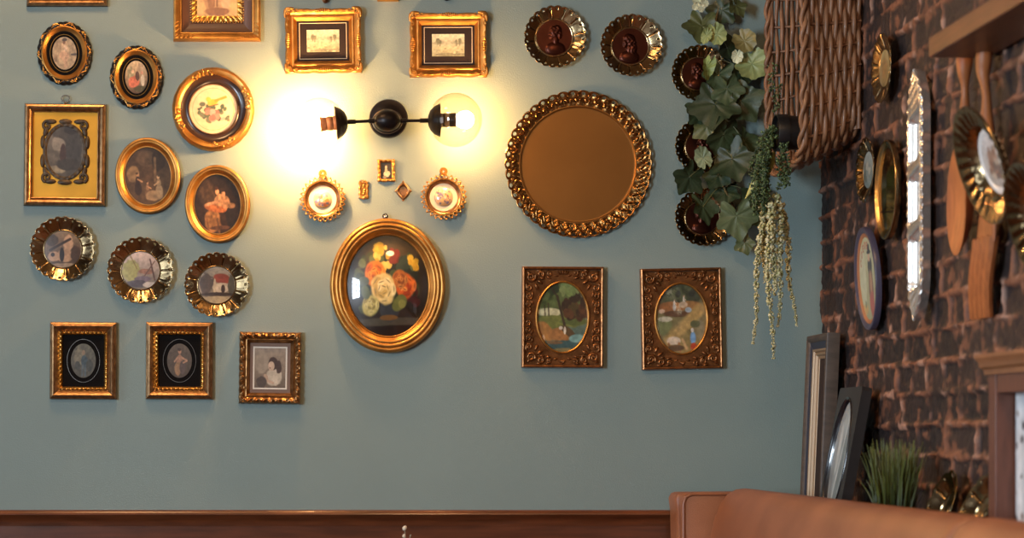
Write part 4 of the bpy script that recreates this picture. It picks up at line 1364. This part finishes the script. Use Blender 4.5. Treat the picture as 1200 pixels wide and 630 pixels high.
NST = 30
mb = MB()
for j in range(NST):
    s = (j + .5) / NST
    pts = [basket_pt(k, s)[0] for k in np.linspace(0, 1.0, 7)]
    mb.tube(pts, .0042, 6)
mb.build('stakes', m_wicker, t, angle=60)
mb = MB()
NW = 12
for i in range(NW):
    k = (i + .5) / NW
    ns = NST * 6
    pts = []
    for q in range(ns):
        s = q / ns
        P_, N_ = basket_pt(k + .006 * math.sin(q * .37 + i), s)
        wv = math.cos(PI * (s * NST - .5)) * (1 if i % 2 else -1)
        pts.append(P_ + N_ * .0064 * wv)
    mb.tube(pts, .0064 * random.uniform(.88, 1.08), 7, closed=True)
mb.build('weave', m_wicker, t, angle=60)
mb = MB()
for j in range(2):
    pts = []
    for q in range(240):
        s = q / 240
        P_, N_ = basket_pt(1.02, s)
        pts.append(P_ + N_ * .006 * math.sin(q * .55 + j * PI) + vec((.006 * math.cos(q * .55 + j * PI), 0, 0)))
    mb.tube(pts, .0062, 7, closed=True)
mb.build('braided_rim', m_wicker, t, angle=60)
mb = MB()
for j in range(26):
    y = -.150 + .3 * j / 25
    mb.tube([(-.006 + .003 * (-1) ** j, y, z) for z in np.linspace(.085, HT - .01, 12)], .0055, 6)
mb.build('basket_bottom', m_wicker, t, angle=60)

pc = vec((1.262, -.335, 1.951))
t = thing('potted_trailing_plant', 'trailing plant with cream tassels spilling from a black pot in the basket', 'plant', pc)
mb = MB()
mb.lathe([(.001, .100), (.041, .100), (.046, .034), (.046, .0302), (.0492, .030), (.0492, .002), (.0485, 0), (.045, .0), (.0445, .012), (.001, .014)], n=56, axis='x')
o = mb.build('pot', m_pot, t, angle=40)
mb = MB()
g1, g2, g3 = lin((58, 76, 40)), lin((82, 100, 56)), lin((44, 58, 34))
def sprig(x0, y0, z0, ln, sw, dxs, nl_=4):
    n = 16
    pts = []
    for i in range(n):
        k = i / (n - 1)
        pts.append(vec((x0 - dxs * (1 - math.exp(-k * 4)) + .004 * math.sin(k * 9 + sw), y0 + .004 * math.cos(k * 7 + sw), z0 + .010 * math.sin(min(1, k * 4) * PI) - ln * k)))
    mb.tube(pts, .0010, 4, col=g1)
    for i in range(1, n):
        for q in range(nl_):
            a_ = random.uniform(0, 2 * PI)
            c = pts[i] + vec((math.cos(a_) * .006, math.sin(a_) * .006, random.uniform(-.004, .004)))
            mb.ball(c, (.0056, .0018, .0026), rot=random.uniform(-1.2, 1.2) + (0 if math.cos(a_) > 0 else PI), nu=6, nv=4, col=vec(random.choice((g1, g2, g3))) * random.uniform(.8, 1.25))
for i in range(20):
    sprig(random.uniform(-.012, .004), random.uniform(-.034, .034), random.uniform(-.02, .030), random.uniform(.12, .24), random.uniform(0, 6), random.uniform(.018, .055))
for i in range(3):
    sprig(random.uniform(.005, .02), random.uniform(-.04, -.035), -.036, random.uniform(.07, .12), random.uniform(0, 6), random.uniform(-.012, .01))
for i in range(2):
    sprig(.03 + .02 * i, .12 + .03 * i, .20 - .05 * i, .07, i, .012, 2)
mb.build('foliage', m_leaf, t, angle=180, color=True)
def trail(pts_px, r0, r1, dd_):
    mb = MB()
    cs = [vec(W(u, v, dd_ + .3)) - pc for u, v in pts_px]
    # smooth curve through the points
    tt = np.linspace(0, 1, 70)
    kn = np.linspace(0, 1, len(cs))
    pts = np.stack([np.interp(tt, kn, [c[i] for c in cs]) for i in range(3)], -1)
    pts[:, 0] += .003 * np.sin(tt * 9)
    mb.tube(pts, np.linspace(.0022, .0012, 70), 5, col=lin((120, 118, 76)))
    for i in range(2, 70):
        k = i / 69
        rr = 1.15 * (r0 * (1 - k) + r1 * k) * (.85 + .25 * math.sin(i * 1.1))
        for q in range(6):
            a_ = random.uniform(0, 2 * PI)
            c = pts[i] + vec((math.cos(a_), math.sin(a_), 0)) * rr * .62 + vec((0, 0, random.uniform(-.003, .002)))
            mb.ball(c, (rr * .46, rr * .40, rr * .34), rot=random.uniform(0, 3), nu=6, nv=4, col=vec(random.choice((lin((176, 172, 124)), lin((196, 192, 148)), lin((150, 150, 98)), lin((206, 202, 166))))) * random.uniform(.85, 1.1))
    return mb.build('tassel', m_leaf, t, angle=180, color=True)


trail([(896, 235), (889, 290), (887, 345), (882, 402)], .0115, .0050, .02)
trail([(904, 235), (901, 290), (902, 350), (906, 420)], .0135, .0055, .05)
trail([(910, 225), (915, 280), (915, 330), (911, 382)], .0130, .0048, .03)
trail([(914, 235), (924, 290), (926, 335), (933, 381)], .0115, .0042, .00)
trail([(900, 240), (908, 300), (907, 345)], .0125, .0060, -.02)
trail([(893, 240), (895, 290), (896, 330)], .0100, .0050, .00)
mb = MB()
L0 = vec(W(908, 178, .30)) - pc
L1 = vec(W(873, 233, .30)) - pc
ax = (L1 - L0)
sd = np.cross(ax / np.linalg.norm(ax), (0, -1, 0))
P = np.zeros((18, 5, 3))
C = np.zeros((18, 5, 3))
for i in range(18):
    k = i / 17
    wdt = .017 * max(0.0, math.sin(PI * min(1, k * .98 + .02) ** .8)) + .0005
    for j in range(5):
        q = (j - 2) / 2
        P[i, j] = L0 + ax * k + sd * wdt * q + vec((0, -.006 * (1 - q * q) - .02 * math.sin(k * PI), 0))
        C[i, j] = vec(lin((166, 164, 92))) * (1.15 if j == 2 else 1)
mb.grid(P, col=C)
o = mb.build('pointed_leaf', m_leaf, t, angle=180, color=True)
o['label'] = 'yellow green pointed leaf'

# ================================================================ ON THE BRICK WALL
RB = (0, 0, -PI / 2)


def on_brick(name, label, cat, u, v, h=0.008, lean=0.0, group=None, spin=0.0):
    return thing(name, label, cat, BR(u, v, h), (math.radians(lean), math.radians(spin), -PI / 2), group)


t = on_brick('wall_plate', 'small brass plate with fluted edge, highest on the brick wall', 'plate', 1039, 80, .012)
plate_body(t, .086, 20, flare=.012, r0=.56, holes=False)
pic_oval(t, .045, .045, .0055, Paint((130, 110, 70), (170, 150, 100), seed=80).blob(0, 0, .6, .6, (150, 120, 76)).tex(.2), m_gloss)
t = on_brick('wall_plate', 'small brass plate with blue grey centre, behind the oval tray', 'plate', 1020, 199, .012)
plate_body(t, .083, 18, flare=.013, r0=.58, holes=True)
pic_oval(t, .047, .047, .0055, Paint((96, 112, 112), (150, 162, 160), seed=81).scatter(14, (-.8, .8, -.8, .6), .1, .3, [(120, 132, 130), (84, 96, 92), (170, 172, 160)]).tex(.15), m_gloss)

t = on_brick('oval_tray', 'shiny oval brass tray hung on brick beside the long silver dish', 'tray', 1043, 222, .02)
mb = MB()
oval_frame(mb, .092, .122, [(0, .0), (.0, .010), (.001, .0125), (.004, .0135), (.007, .0125), (.010, .0105), (.016, .0075), (.024, .006), (.026, .0058)], 140)
mb.build('rim', m_brass, t)
mb = MB()
oval_frame(mb, .068, .098, [(0, .006), (.03, .0075), (.0675, .009)], 120)
mb.build('tray_base', M('mirror_brass', (206, 176, 120), metal=1, rough=.1), t)
mb = MB()
mb.tube([(.02, -.012, -.045), (.02, -.030, -.058), (.06, -.006, -.058)], .0012, 5)
mb.tube([(.02, .012, .1), (.02, .018, -.058), (.02, -.030, -.058)], .0012, 5)
mb.build('plate_wire', m_iron, t)

t = on_brick('oval_sign', 'oval blue edged sign with a figure in a dark hat', 'sign', 1020, 326, .02, lean=4)
mb = MB()
oval_frame(mb, .098, .131, [(0, 0), (0, .010), (.002, .014), (.006, .015), (.011, .0135), (.018, .009)], 140)
mb.build('blue_rim', M('blue_enamel', (66, 62, 78), rough=.3), t)
mb = MB()
oval_frame(mb, .082, .115, [(0, .009), (.001, .0105), (.008, .0085), (.011, .0065)], 140)
mb.build('wood_band', M('tan_band', (150, 100, 68), rough=.5), t)
pa = Paint((150, 152, 110), (182, 184, 150), n=200, aspect=.75, seed=83)
pa.blob(-.55, 0, .4, .8, (186, 190, 158)).blob(.35, -.25, .3, .62, (120, 86, 62), rough=.3).blob(.35, .3, .3, .22, (52, 46, 50)).blob(.35, -.62, .3, .34, (160, 76, 62)).blob(.3, .5, .14, .13, (196, 160, 130), rough=.1).blob(.3, .62, .26, .05, (40, 34, 36), rough=.1).blob(.3, .7, .13, .13, (40, 34, 36), rough=.1).blob(.35, -.1, .15, .3, (170, 130, 100))
pa.blob(-.45, -.72, .3, .14, (190, 160, 96)).blob(-.4, -.6, .1, .1, (110, 120, 90))
# red arched lettering: C O E
RD = (160, 52, 36)
for an, ch in ((150, 'C'), (132, 'O'), (114, 'E'), (96, 'O'), (78, 'E')):
    cx, cz = .80 * math.cos(math.radians(an)), .80 * math.sin(math.radians(an))
    if ch == 'E':
        pa.line(cx - .05, cz - .07, cx - .05, cz + .07, .024, RD)
        for k in (-.07, 0, .07):
            pa.line(cx - .05, cz + k, cx + .05, cz + k, .022, RD)
    else:
        for q in range(14):
            a1 = .7 + q * (2 * PI - 1.4) / 14 if ch == 'C' else q * 2 * PI / 14
            a2 = .7 + (q + 1) * (2 * PI - 1.4) / 14 if ch == 'C' else (q + 1) * 2 * PI / 14
            pa.line(cx + .06 * math.cos(a1), cz + .075 * math.sin(a1), cx + .06 * math.cos(a2), cz + .075 * math.sin(a2), .022, RD)
pa.tex(.08)
pic_oval(t, .0725, .1055, .0068, pa, m_gloss, nr=70, nt=160)

# long silver dish with three wells
t = on_brick('silver_dish', 'long narrow silver dish with three wells and pointed ends', 'dish', 1083, 228, .012)
ns, nt_ = 170, 46
sL = np.linspace(-1, 1, ns)[:, None]
tt = np.linspace(-1, 1, nt_)[None]
HL = .292
tap = np.clip((np.abs(sL) - .66) / .34, 0, 1)
wid = .056 * (1 - .96 * tap ** 1.9)
zz2 = sL * HL
edge_h = .025
wall_t = np.clip((.80 - np.abs(tt)) / .22, 0, 1)
well = np.zeros((ns, nt_))
for (a_, b_) in ((.26, .66), (-.22, .20), (-.76, -.28)):
    sk = .05 * tt
    e = np.clip((sL - sk - a_) / .05, 0, 1) * np.clip((b_ - sL + sk) / .05, 0, 1)
    well = np.maximum(well, e * wall_t)
sm = well * well * (3 - 2 * well)
hd = edge_h - .020 * sm - .004 * np.clip((np.abs(tt) - .9) / .1, 0, 1)
hd = hd + .0022 * np.sin(zz2 * 420 + tt * 3) * np.sin(tt * 9 + zz2 * 160) * (np.abs(sL) > .70) * (np.abs(tt) < .85)
hd = hd + .0016 * np.sin(zz2 * 260) * (np.abs(tt) > .86)
mb = MB()
mb.grid(np.stack([tt * wid, -hd, zz2 * np.ones_like(tt)], -1))
for sd_ in (-1, 1):
    j = 0 if sd_ < 0 else nt_ - 1
    pe = np.stack([(tt * wid)[:, j], -hd[:, j], zz2[:, 0]], -1)
    pb = np.stack([(tt * wid)[:, j] * .86, np.zeros(ns), zz2[:, 0] * .98], -1)
    mb.grid(np.stack([pe, pb], 1))
mb.build('dish', m_silver, t, angle=70)

# wooden spoon and fork
def brick_pt(t, u, v, h):
    q = BR(u, v, h)
    return vec((-(q[1] - t.location[1]), -(h - (XB - t.location[0])), q[2] - t.location[2]))


t = on_brick('wooden_spoon', 'large wooden spoon hanging on the brick under the shelf', 'spoon', 1140, 235, .012)
mb = MB()
nu_, nv_ = 40, 14
th = np.linspace(0, 2 * PI, nu_, endpoint=False)[:, None]
rho = np.linspace(.02, 1, nv_)[None]
bw, bh = .064, .118
egg = 1 - .10 * np.sin(th)
mb.grid(np.stack([bw * rho * np.cos(th) * egg, -(.016 + .020 * rho ** 2) + 0 * th, bh * rho * np.sin(th) + 0 * rho], -1), cu=True)
mb.grid(np.stack([bw * rho * np.cos(th) * egg, -(.004 + .032 * rho ** 3) + 0 * th, bh * rho * np.sin(th) + 0 * rho], -1), cu=True)
mb.build('bowl', m_spoon, t, angle=60)
mb = MB()
hp = [brick_pt(t, 1128, 178, .032), brick_pt(t, 1130, 150, .028), brick_pt(t, 1131, 110, .026), brick_pt(t, 1130, 85, .03), brick_pt(t, 1131, 55, .03), brick_pt(t, 1132, 25, .03)]
k = np.linspace(0, 1, 24)
kn = np.linspace(0, 1, len(hp))
hp = np.stack([np.interp(k, kn, [q[i] for q in hp]) for i in range(3)], -1)
mb.tube(hp, .013 + .005 * np.sin(k * 11), 12)
mb.build('handle', m_spoon, t)
t = on_brick('wooden_fork', 'large wooden fork hanging on the brick behind the deep brass plate', 'fork', 1152, 290, .012)
mb = MB()
ns = 26
hp0 = [(brick_pt(t, 1161, 205, .03), .022), (brick_pt(t, 1158, 250, .032), .048), (brick_pt(t, 1155, 285, .030), .056)]
cs, ws = [q[0] for q in hp0], [q[1] for q in hp0]
k = np.linspace(0, 1, ns)
kn = np.linspace(0, 1, 3)
cc = np.stack([np.interp(k, kn, [q[i] for q in cs]) for i in range(3)], -1)
ww = np.interp(k, kn, ws)
an = np.linspace(0, 2 * PI, 20, endpoint=False)
mb.grid(np.stack([np.stack([cc[i][0] + ww[i] * np.cos(an), cc[i][1] + .009 * np.sin(an), np.full(20, cc[i][2])], -1) for i in range(ns)]), cv=True)
mb.build('fork_head', m_spoon, t)
for q in range(4):
    mb = MB()
    off = (q - 1.5) * .029
    a_, b_ = cc[-1], brick_pt(t, 1150, 371, .016)
    pts = [a_ + (b_ - a_) * s_ + vec((off, -.006 * math.sin(s_ * PI), .012 if s_ == 0 else 0)) for s_ in np.linspace(0, 1, 10)]
    mb.tube(pts, np.linspace(.0130, .0105, 10), 8)
    mb.build('tine', m_spoon, t)
mb = MB()
hp = [brick_pt(t, 1161, 212, .03), brick_pt(t, 1157, 160, .028), brick_pt(t, 1156, 110, .028), brick_pt(t, 1152, 85, .03), brick_pt(t, 1154, 55, .03), brick_pt(t, 1154, 25, .03)]
k = np.linspace(0, 1, 24)
kn = np.linspace(0, 1, len(hp))
hp = np.stack([np.interp(k, kn, [q[i] for q in hp]) for i in range(3)], -1)
mb.tube(hp, .013 + .004 * np.sin(k * 11), 12)
mb.build('handle', m_spoon, t)

# deep brass plates hanging forward
def deep_plate(u, v, h, R, lean, label, paint):
    t = on_brick('deep_plate', label, 'plate', u, v, h, lean, 'deep brass plates hung over the wooden cutlery')
    mb = MB()
    mb.lathe([(R * .50, .004), (R * .52, .003), (R * .56, .010), (R * .64, .022), (R * .70, .026), (R * .84, .030), (R * .95, .036), (R * .99, .037), (R, .034), (R * .97, .030), (R * .7, .018), (R * .5, 0)], n=150,
             mod=lambda th, r, hh: (r, hh + .002 * np.sin(th * 26) * (r > R * .68) * (r < R * .93)))
    mb.build('plate', m_brass, t, angle=60)
    mb = MB()
    oval_frame(mb, R * .55, R * .55, [(0, .004), (.001, .0085), (.006, .010), (.010, .0085), (.014, .007)], 90)
    mb.build('white_ring', M('white_enamel', (206, 202, 196), rough=.25), t)
    pic_oval(t, R * .46, R * .46, .0068, paint, m_gloss)


pa = Paint((170, 160, 150), (206, 200, 196), seed=90).blob(0, -.1, .5, .5, (150, 120, 104), rough=.8).scatter(16, (-.6, .6, -.6, .5), .08, .2, [(130, 100, 86), (190, 170, 150), (110, 96, 90)]).tex(.15)
deep_plate(1168, 188, .075, .122, 17, 'deep brass plate with white picture centre, hanging over the wooden spoon and fork', pa)
deep_plate(1230, 255, .07, .115, 15, 'deep brass plate at the very edge, only its rim in view', pa)

# shelf
sx0 = 1.334
q = BR(1160, 68, 0)
ye, zb_ = F * sx0 / (1088 - UX) - D, ZC + (VZ - 68) * (F * sx0 / (1088 - UX)) / F
mb = MB()
mb.box(sx0, XB - .004, -2.6, ye, zb_, zb_ + .043)
o = mb.build('wall_shelf', m_wood2, None, angle=30, bevel=.003)
tag(o, 'brown wooden wall shelf board on the brick above the wooden cutlery', 'shelf')

# ================================================================ ON THE LEDGE
# stepped frame standing in the corner
t = thing('picture_frame', 'tall grey brown stepped frame leaning in the corner by the brick', 'picture', (1.425, -.172, LZ), (math.radians(-2.5), 0, -PI / 2))
w, h = .225, .525
mb = MB()
def lift(prof):
    return [(a_, b_) for a_, b_ in prof]
def rect_up(mb, w, h, prof, full=.525):
    tmp = MB()
    rect_frame(tmp, w, h, prof, 2)
    v = np.concatenate(tmp.v) + np.array([0, 0, full / 2])
    mb.add(v, tmp.f)
rect_up(mb, w, h, [(0, 0), (0, .030), (.002, .034), (.010, .035), (.016, .032), (.020, .026)])
mb.build('outer_moulding', m_greyfr, t, angle=30)
mb = MB()
rect_up(mb, w - .038, h - .038, [(0, .027), (.003, .026), (.016, .022), (.020, .021)])
mb.build('navy_band', m_navy, t, angle=30)
mb = MB()
rect_up(mb, w - .076, h - .076, [(0, .019), (.001, .025), (.006, .024), (.009, .018), (.012, .021), (.016, .020), (.020, .014), (.026, .012), (.028, .008)])
mb.build('inner_moulding', M('pale_gilt', (150, 126, 98), metal=.3, rough=.45), t, angle=30)
mb = MB()
mb.box(-w / 2 + .060, w / 2 - .060, -.010, -.006, .060, h - .060)
mb.build('picture', m_velvet, t)

# oval mirror
t = thing('oval_picture_frame', 'charcoal framed oval with a pale grey print, leaning beside the grass pot', 'picture', (1.372, -.515, LZ), (math.radians(-10.5), 0, -PI / 2))
w, h = .215, .375
mb = MB()
n = 120
th = np.linspace(0, 2 * PI, n, endpoint=False)
c, s_ = np.cos(th), np.sin(th)
oa, ob = .087, .160
A, B = w / 2, h / 2
ex, ez = oa * c, ob * s_
kk = np.minimum(A / np.maximum(np.abs(ex), 1e-6), B / np.maximum(np.abs(ez), 1e-6))
rows = [np.stack([ex * kk, np.full(n, 0.0), ez * kk + h / 2], -1), np.stack([ex * kk, np.full(n, -.026), ez * kk + h / 2], -1), np.stack([ex * (kk * .04 + .96), np.full(n, -.028), ez * (kk * .04 + .96) + h / 2], -1)]
mb.grid(np.stack(rows, 1), cu=True)
mb.grid(np.stack([np.stack([ex * kk * .99, np.full(n, -.0005), ez * kk * .99 + h / 2], -1), np.stack([ex * .3, np.full(n, -.0005), ez * .3 + h / 2], -1)], 1), cu=True)
mb.build('frame', m_darkfr, t, angle=30)
mb = MB()
oval_frame(mb, oa * 1.03, ob * 1.02, [(0, .027), (.0015, .030), (.004, .031), (.007, .029), (.010, .023), (.012, .019)], 120, c=(0, h / 2))
mb.build('oval_moulding', M('black_gloss', (26, 25, 28), rough=.2, coat=.5), t)
pa = Paint((126, 136, 140), (168, 176, 178), seed=97).blob(.1, -.2, .3, .8, (104, 114, 118), rough=.5).line(-.3, -.8, .2, .7, .1, (186, 194, 196)).blob(-.4, .2, .2, .5, (190, 196, 196), rough=.4).blob(.4, .4, .2, .3, (112, 120, 124)).tex(.12)
pic_oval(t, oa - .009, ob - .008, .0195, pa, m_gloss, c=(0, h / 2))

# grass in a pot
gl_ = (1.352, -.995 + .0, LZ)
dep = F * 1.352 / (1048 - UX)
gl_ = (1.352, dep - D, LZ)
t = thing('potted_grass', 'tuft of spiky green grass standing behind the leather banquette', 'plant', gl_)
mb = MB()
mb.lathe([(.001, 0), (.040, 0), (.054, .07), (.054, .078), (.050, .078), (.048, .066), (.001, .066)], n=40, axis='z')
mb.build('pot', m_pot, t)
mb = MB()
for i in range(330):
    a_ = random.uniform(0, 2 * PI)
    r = .044 * math.sqrt(random.random())
    L = random.uniform(.085, .185)
    lx = random.uniform(-.03, .03)
    out = random.uniform(.0, .55) * (r / .044) * .060 + random.uniform(-.01, .015)
    n = 6
    tw = random.uniform(0, PI)
    wd = random.uniform(.0018, .0032)
    cb_ = vec(random.choice((lin((38, 52, 22)), lin((28, 44, 20)), lin((62, 70, 26)), lin((20, 34, 20)))))
    P = np.zeros((n, 3, 3))
    C = np.zeros((n, 3, 3))
    for k in range(n):
        q = k / (n - 1)
        rr = r + out * q ** 1.7
        cpt_ = vec((rr * math.cos(a_), rr * math.sin(a_) + lx * q ** 1.4, .064 + L * q * (1 - .12 * q * abs(out) / .06)))
        e = vec((math.cos(tw), math.sin(tw), 0)) * wd * (1 - q ** 2 * .92)
        P[k, 0], P[k, 1], P[k, 2] = cpt_ - e, cpt_ + vec((-math.sin(tw), math.cos(tw), 0)) * wd * .5, cpt_ + e
        C[k, :] = cb_ * (1 - q * .5) + vec(lin((112, 116, 46))) * q * .5
    mb.grid(P, col=C)
mb.build('grass', m_leaf, t, angle=180, color=True)

# two small brass dishes leaning on the brick
for i, (u, lab) in enumerate(((1100, 'small pierced brass dish leaning on the brick beside the grass'), (1135, 'small pierced brass dish leaning on the brick beside the wooden cabinet frame'))):
    dep = F * 1.40 / (u - UX)
    lean = (-20, -24)[i]
    t = thing('leaning_dish', lab, 'dish', (1.397 + .004 * i, dep - D, LZ + .004), (math.radians(lean), 0, -PI / 2), 'small brass dishes on the ledge')
    o = plate_body(t, .086, 12, flare=.026, r0=.5, holes=True, name='dish')
    o.location = (0, 0, .086)
    mb = MB()
    an = np.linspace(0, 2 * PI, 40, endpoint=False)
    mb.tube(np.stack([.045 * np.cos(an), np.full(40, -.007), .086 + .045 * np.sin(an)], -1), .0024, 6, closed=True)
    mb.build('bead_ring', m_brass, t)

# wooden shadow-box at the edge of the frame
yL = F * 1.405 / (1160 - UX) - D
t = thing('shadow_box', 'brown wooden box frame with cornice and a pale spotted panel', 'cabinet', (XB - .014, yL - .21, LZ), (0, 0, -PI / 2))
w, h = .42, .385
mb = MB()
for sx in (-1, 1):
    mb.box(sx * w / 2 - (.042 if sx > 0 else 0), sx * w / 2 + (.042 if sx < 0 else 0), -.048, 0, 0, h)
mb.box(-w / 2 + .05, w / 2 - .05, -.048, 0, h - .05, h)
mb.box(-w / 2 + .05, w / 2 - .05, -.048, 0, 0, .05)
mb.build('frame', M('reddish_brown_wood', (98, 60, 46), rough=.45, var=.25, vscale=14, stretch=(6, 6, 1)), t, angle=30, bevel=.002)
mb = MB()
rect = [(.0, .0), (.006, .0), (.008, .010), (.014, .016), (.016, .026), (.022, .034), (.022, .042), (0, .042)]
P = []
for (sx, e) in ((-1, 0), (1, 0)):
    P.append([(sx * (w / 2 + q[0]), -.048 - q[0], h - .012 + q[1]) for q in rect])
mb.grid(np.array(P))
for sx in (-1, 1):
    P = [[(sx * (w / 2 + q[0]), y_ - (q[0] if y_ < -.01 else 0), h - .012 + q[1]) for q in rect] for y_ in (-.048, 0)]
    mb.grid(np.array(P))
mb.box(-w / 2, w / 2, -.048, 0, h - .012, h + .030)
mb.build('cornice', M('light_brown_wood', (134, 88, 56), rough=.42, var=.25, vscale=14, stretch=(1, 6, 6)), t, angle=30)
pa = Paint((176, 178, 180), (196, 198, 200), aspect=.9, seed=95)
for i in range(9):
    x = -.9 + .42 * i + random.uniform(-.08, .08)
    pa.line(x, -1, x + random.uniform(-.05, .05), 1, random.uniform(.06, .1), (210, 208, 206))
pa.scatter(60, (-1, 1, -1, 1), .02, .07, [(60, 58, 62), (96, 92, 94), (120, 100, 90)], rough=.6)
pa.tex(.12, 20)
mb = MB()
X, Z = np.meshgrid(np.linspace(-1, 1, 70), np.linspace(-1, 1, 80), indexing='ij')
mb.grid(np.stack([X * (w / 2 - .05), np.full_like(X, -.010), Z * (h / 2 - .049) + h / 2], -1), col=pa.at(X, Z))
mb.build('panel', m_pict, t, color=True)

# ================================================================ BANQUETTE
CX, CZ = 1.212, 1.005      # crest of the back
t = thing('banquette_sofa', 'tan brown leather banquette with high back along the brick wall', 'sofa', (.95, -1.9, 0))
b0 = vec(t.location)
def cushion(name, y0, y1, prof, mat, puff=.006, ny_=26, parent=t):
    """closed profile in x-z swept along y with softly rounded ends"""
    mb = MB()
    pr = np.array(prof)
    cen = pr.mean(0)
    P = []
    ys_ = np.concatenate([[y0, y0 + .004, y0 + .012, y0 + .025], np.linspace(y0 + .05, y1 - .05, ny_), [y1 - .030, y1 - .014, y1 - .005, y1]])
    sc_ = np.concatenate([[.80, .93, .975, .995], np.ones(ny_), [.995, .975, .93, .80]])
    for y, k in zip(ys_, sc_):
        wob_ = 1 + puff * .5 * math.sin(y * 9.0) * .3
        q = cen + (pr - cen) * k * wob_ if k < 1 else pr + (pr - cen) * (puff * .3 * math.sin(y * 7))
        # keep the cushion's depth, only soften the corners
        q = pr * 0 + cen + (pr - cen) * np.array([1 - (1 - k) * .9, 1 - (1 - k) * .40])
        P.append([(a_ - b0[0], y - b0[1], c_ - b0[2]) for a_, c_ in q])
    P = np.array(P)
    mb.grid(P, cv=True)
    m = P.shape[1]
    mb.f.append(tuple(range(m)))
    mb.f.append(tuple((len(P) - 1) * m + j for j in range(m))[::-1])
    return mb.build(name, mat, parent, angle=70)


back_prof = [(1.075, .46), (1.085, .62), (1.105, .80), (1.130, .92), (1.150, .968), (1.168, .992), (1.190, 1.004), (1.212, 1.007), (1.232, 1.002), (1.246, .985), (1.252, .955), (1.254, .80), (1.254, .46)]
yS = F * 1.19 / (1135 - UX) - D
cushion('back_cushion', yS + .008, -.165, back_prof, m_leather)
cushion('back_cushion', yS - 1.3, yS - .008, back_prof, m_leather)
seat_prof = [(.66, .30), (.655, .40), (.665, .435), (.69, .452), (.90, .462), (1.05, .458), (1.073, .44), (1.073, .30)]
cushion('seat_cushion', yS + .008, -.165, seat_prof, m_leather)
cushion('seat_cushion', yS - 1.3, yS - .008, seat_prof, m_leather)
mb = MB()
mb.box(.68 - b0[0], 1.25 - b0[0], yS - 1.3 - b0[1], -.17 - b0[1], .0 - b0[2], .30 - b0[2])
mb.build('base', m_leather, t, angle=30, bevel=.006)
# wing at the end by the sage wall
mb = MB()
xw0, xw1, y0w, y1w = 1.030, 1.250, -.160, -.045
z1w = W(0, 577, .16)[2]
pr = [(xw0 + .018, .0), (xw0 + .012, .5), (xw0 + .004, z1w - .05), (xw0, z1w - .016), (xw0 + .006, z1w - .004), (xw0 + .018, z1w), (xw1 - .01, z1w + .002), (xw1, z1w - .01), (xw1, 0)]
P = []
for y, k in ((y0w, .94), (y0w + .004, .985), (y0w + .014, 1), (y1w - .014, 1), (y1w - .004, .985), (y1w, .94)):
    cen = np.array([(xw0 + xw1) / 2, .5])
    q = cen + (np.array(pr) - cen) * np.array([k, 1 - (1 - k) * .25])
    P.append([(a_ - b0[0], y - b0[1], c_ - b0[2]) for a_, c_ in q])
P = np.array(P)
mb.grid(P, cv=True)
mb.f.append(tuple(range(len(pr))))
mb.f.append(tuple(5 * len(pr) + j for j in range(len(pr)))[::-1])
wing_o = mb.build('end_wing', m_leather, t, angle=40)
mb = MB()
pts = [(xw0 + .022 - b0[0], y0w - .001 - b0[1], z) for z in np.linspace(.05, z1w - .03, 10)] + [(xw0 + .028 - b0[0], y0w - .001 - b0[1], z1w - .012), (xw0 + .045 - b0[0], y0w - b0[1], z1w - .004), (xw1 - .02 - b0[0], y0w - b0[1], z1w - .003)]
mb.tube(pts, .0048, 8)
mb.build('piping', m_leather, wing_o)

# ================================================================ SPRIG ON A TABLE BELOW THE VIEW
tx_, ty_ = W(474, 620, .55)[0], -.55
t = thing('cafe_table', 'small round wooden table below the view', 'table', (tx_, ty_, 0))
mb = MB()
mb.lathe([(.001, .75), (.30, .75), (.305, .745), (.305, .725), (.295, .72), (.001, .72)], n=64, axis='z')
mb.build('tabletop', m_table, t, angle=40)
mb = MB()
mb.lathe([(.03, .719), (.026, .6), (.026, .1), (.05, .04), (.20, .018), (.21, 0), (.001, 0)], n=40, axis='z')
mb.build('pedestal', m_iron, t, angle=40)
t = thing('bud_vase', 'white budded dried stem, its tip showing before the wainscot', 'flower', (tx_, ty_, .7505))
mb = MB()
mb.lathe([(.001, 0), (.022, 0), (.028, .02), (.026, .05), (.012, .075), (.011, .088), (.009, .088), (.009, .075), (.02, .05), (.001, .012)], n=40, axis='z')
mb.build('vase', m_vase, t)
mb = MB()
z1 = W(0, 618, .55)[2] - .7505
pts = [(.002, 0, .02), (.004, 0, .09), (.003, 0, z1 * .8), (0, 0, z1)]
mb.tube(pts, .0011, 6)
mb.tube([(.004, 0, .08), (.011, -.003, .13), (.0155, -.004, W(0, 626, .55)[2] - .7505)], .0010, 6)
mb.build('stem', M('pale_green_stem', (150, 146, 124), rough=.6), t)
for (x, z, r, ro) in ((0.0005, z1 - .001, .0062, .5), (-.001, z1 - .021, .0048, 0), (.0155, W(0, 627, .55)[2] - .7505, .0022, 0)):
    mb = MB()
    mb.ball((x, 0, z), (r * .85, r * .85, r * 1.15), rot=-ro, nu=14, nv=10)
    mb.ball((x - r * .45, -.001, z - r * .2), (r * .5, r * .6, r * .8), rot=.3, nu=10, nv=8)
    mb.build('bud', M('dry_white_bud', (214, 200, 176), rough=.7), t)
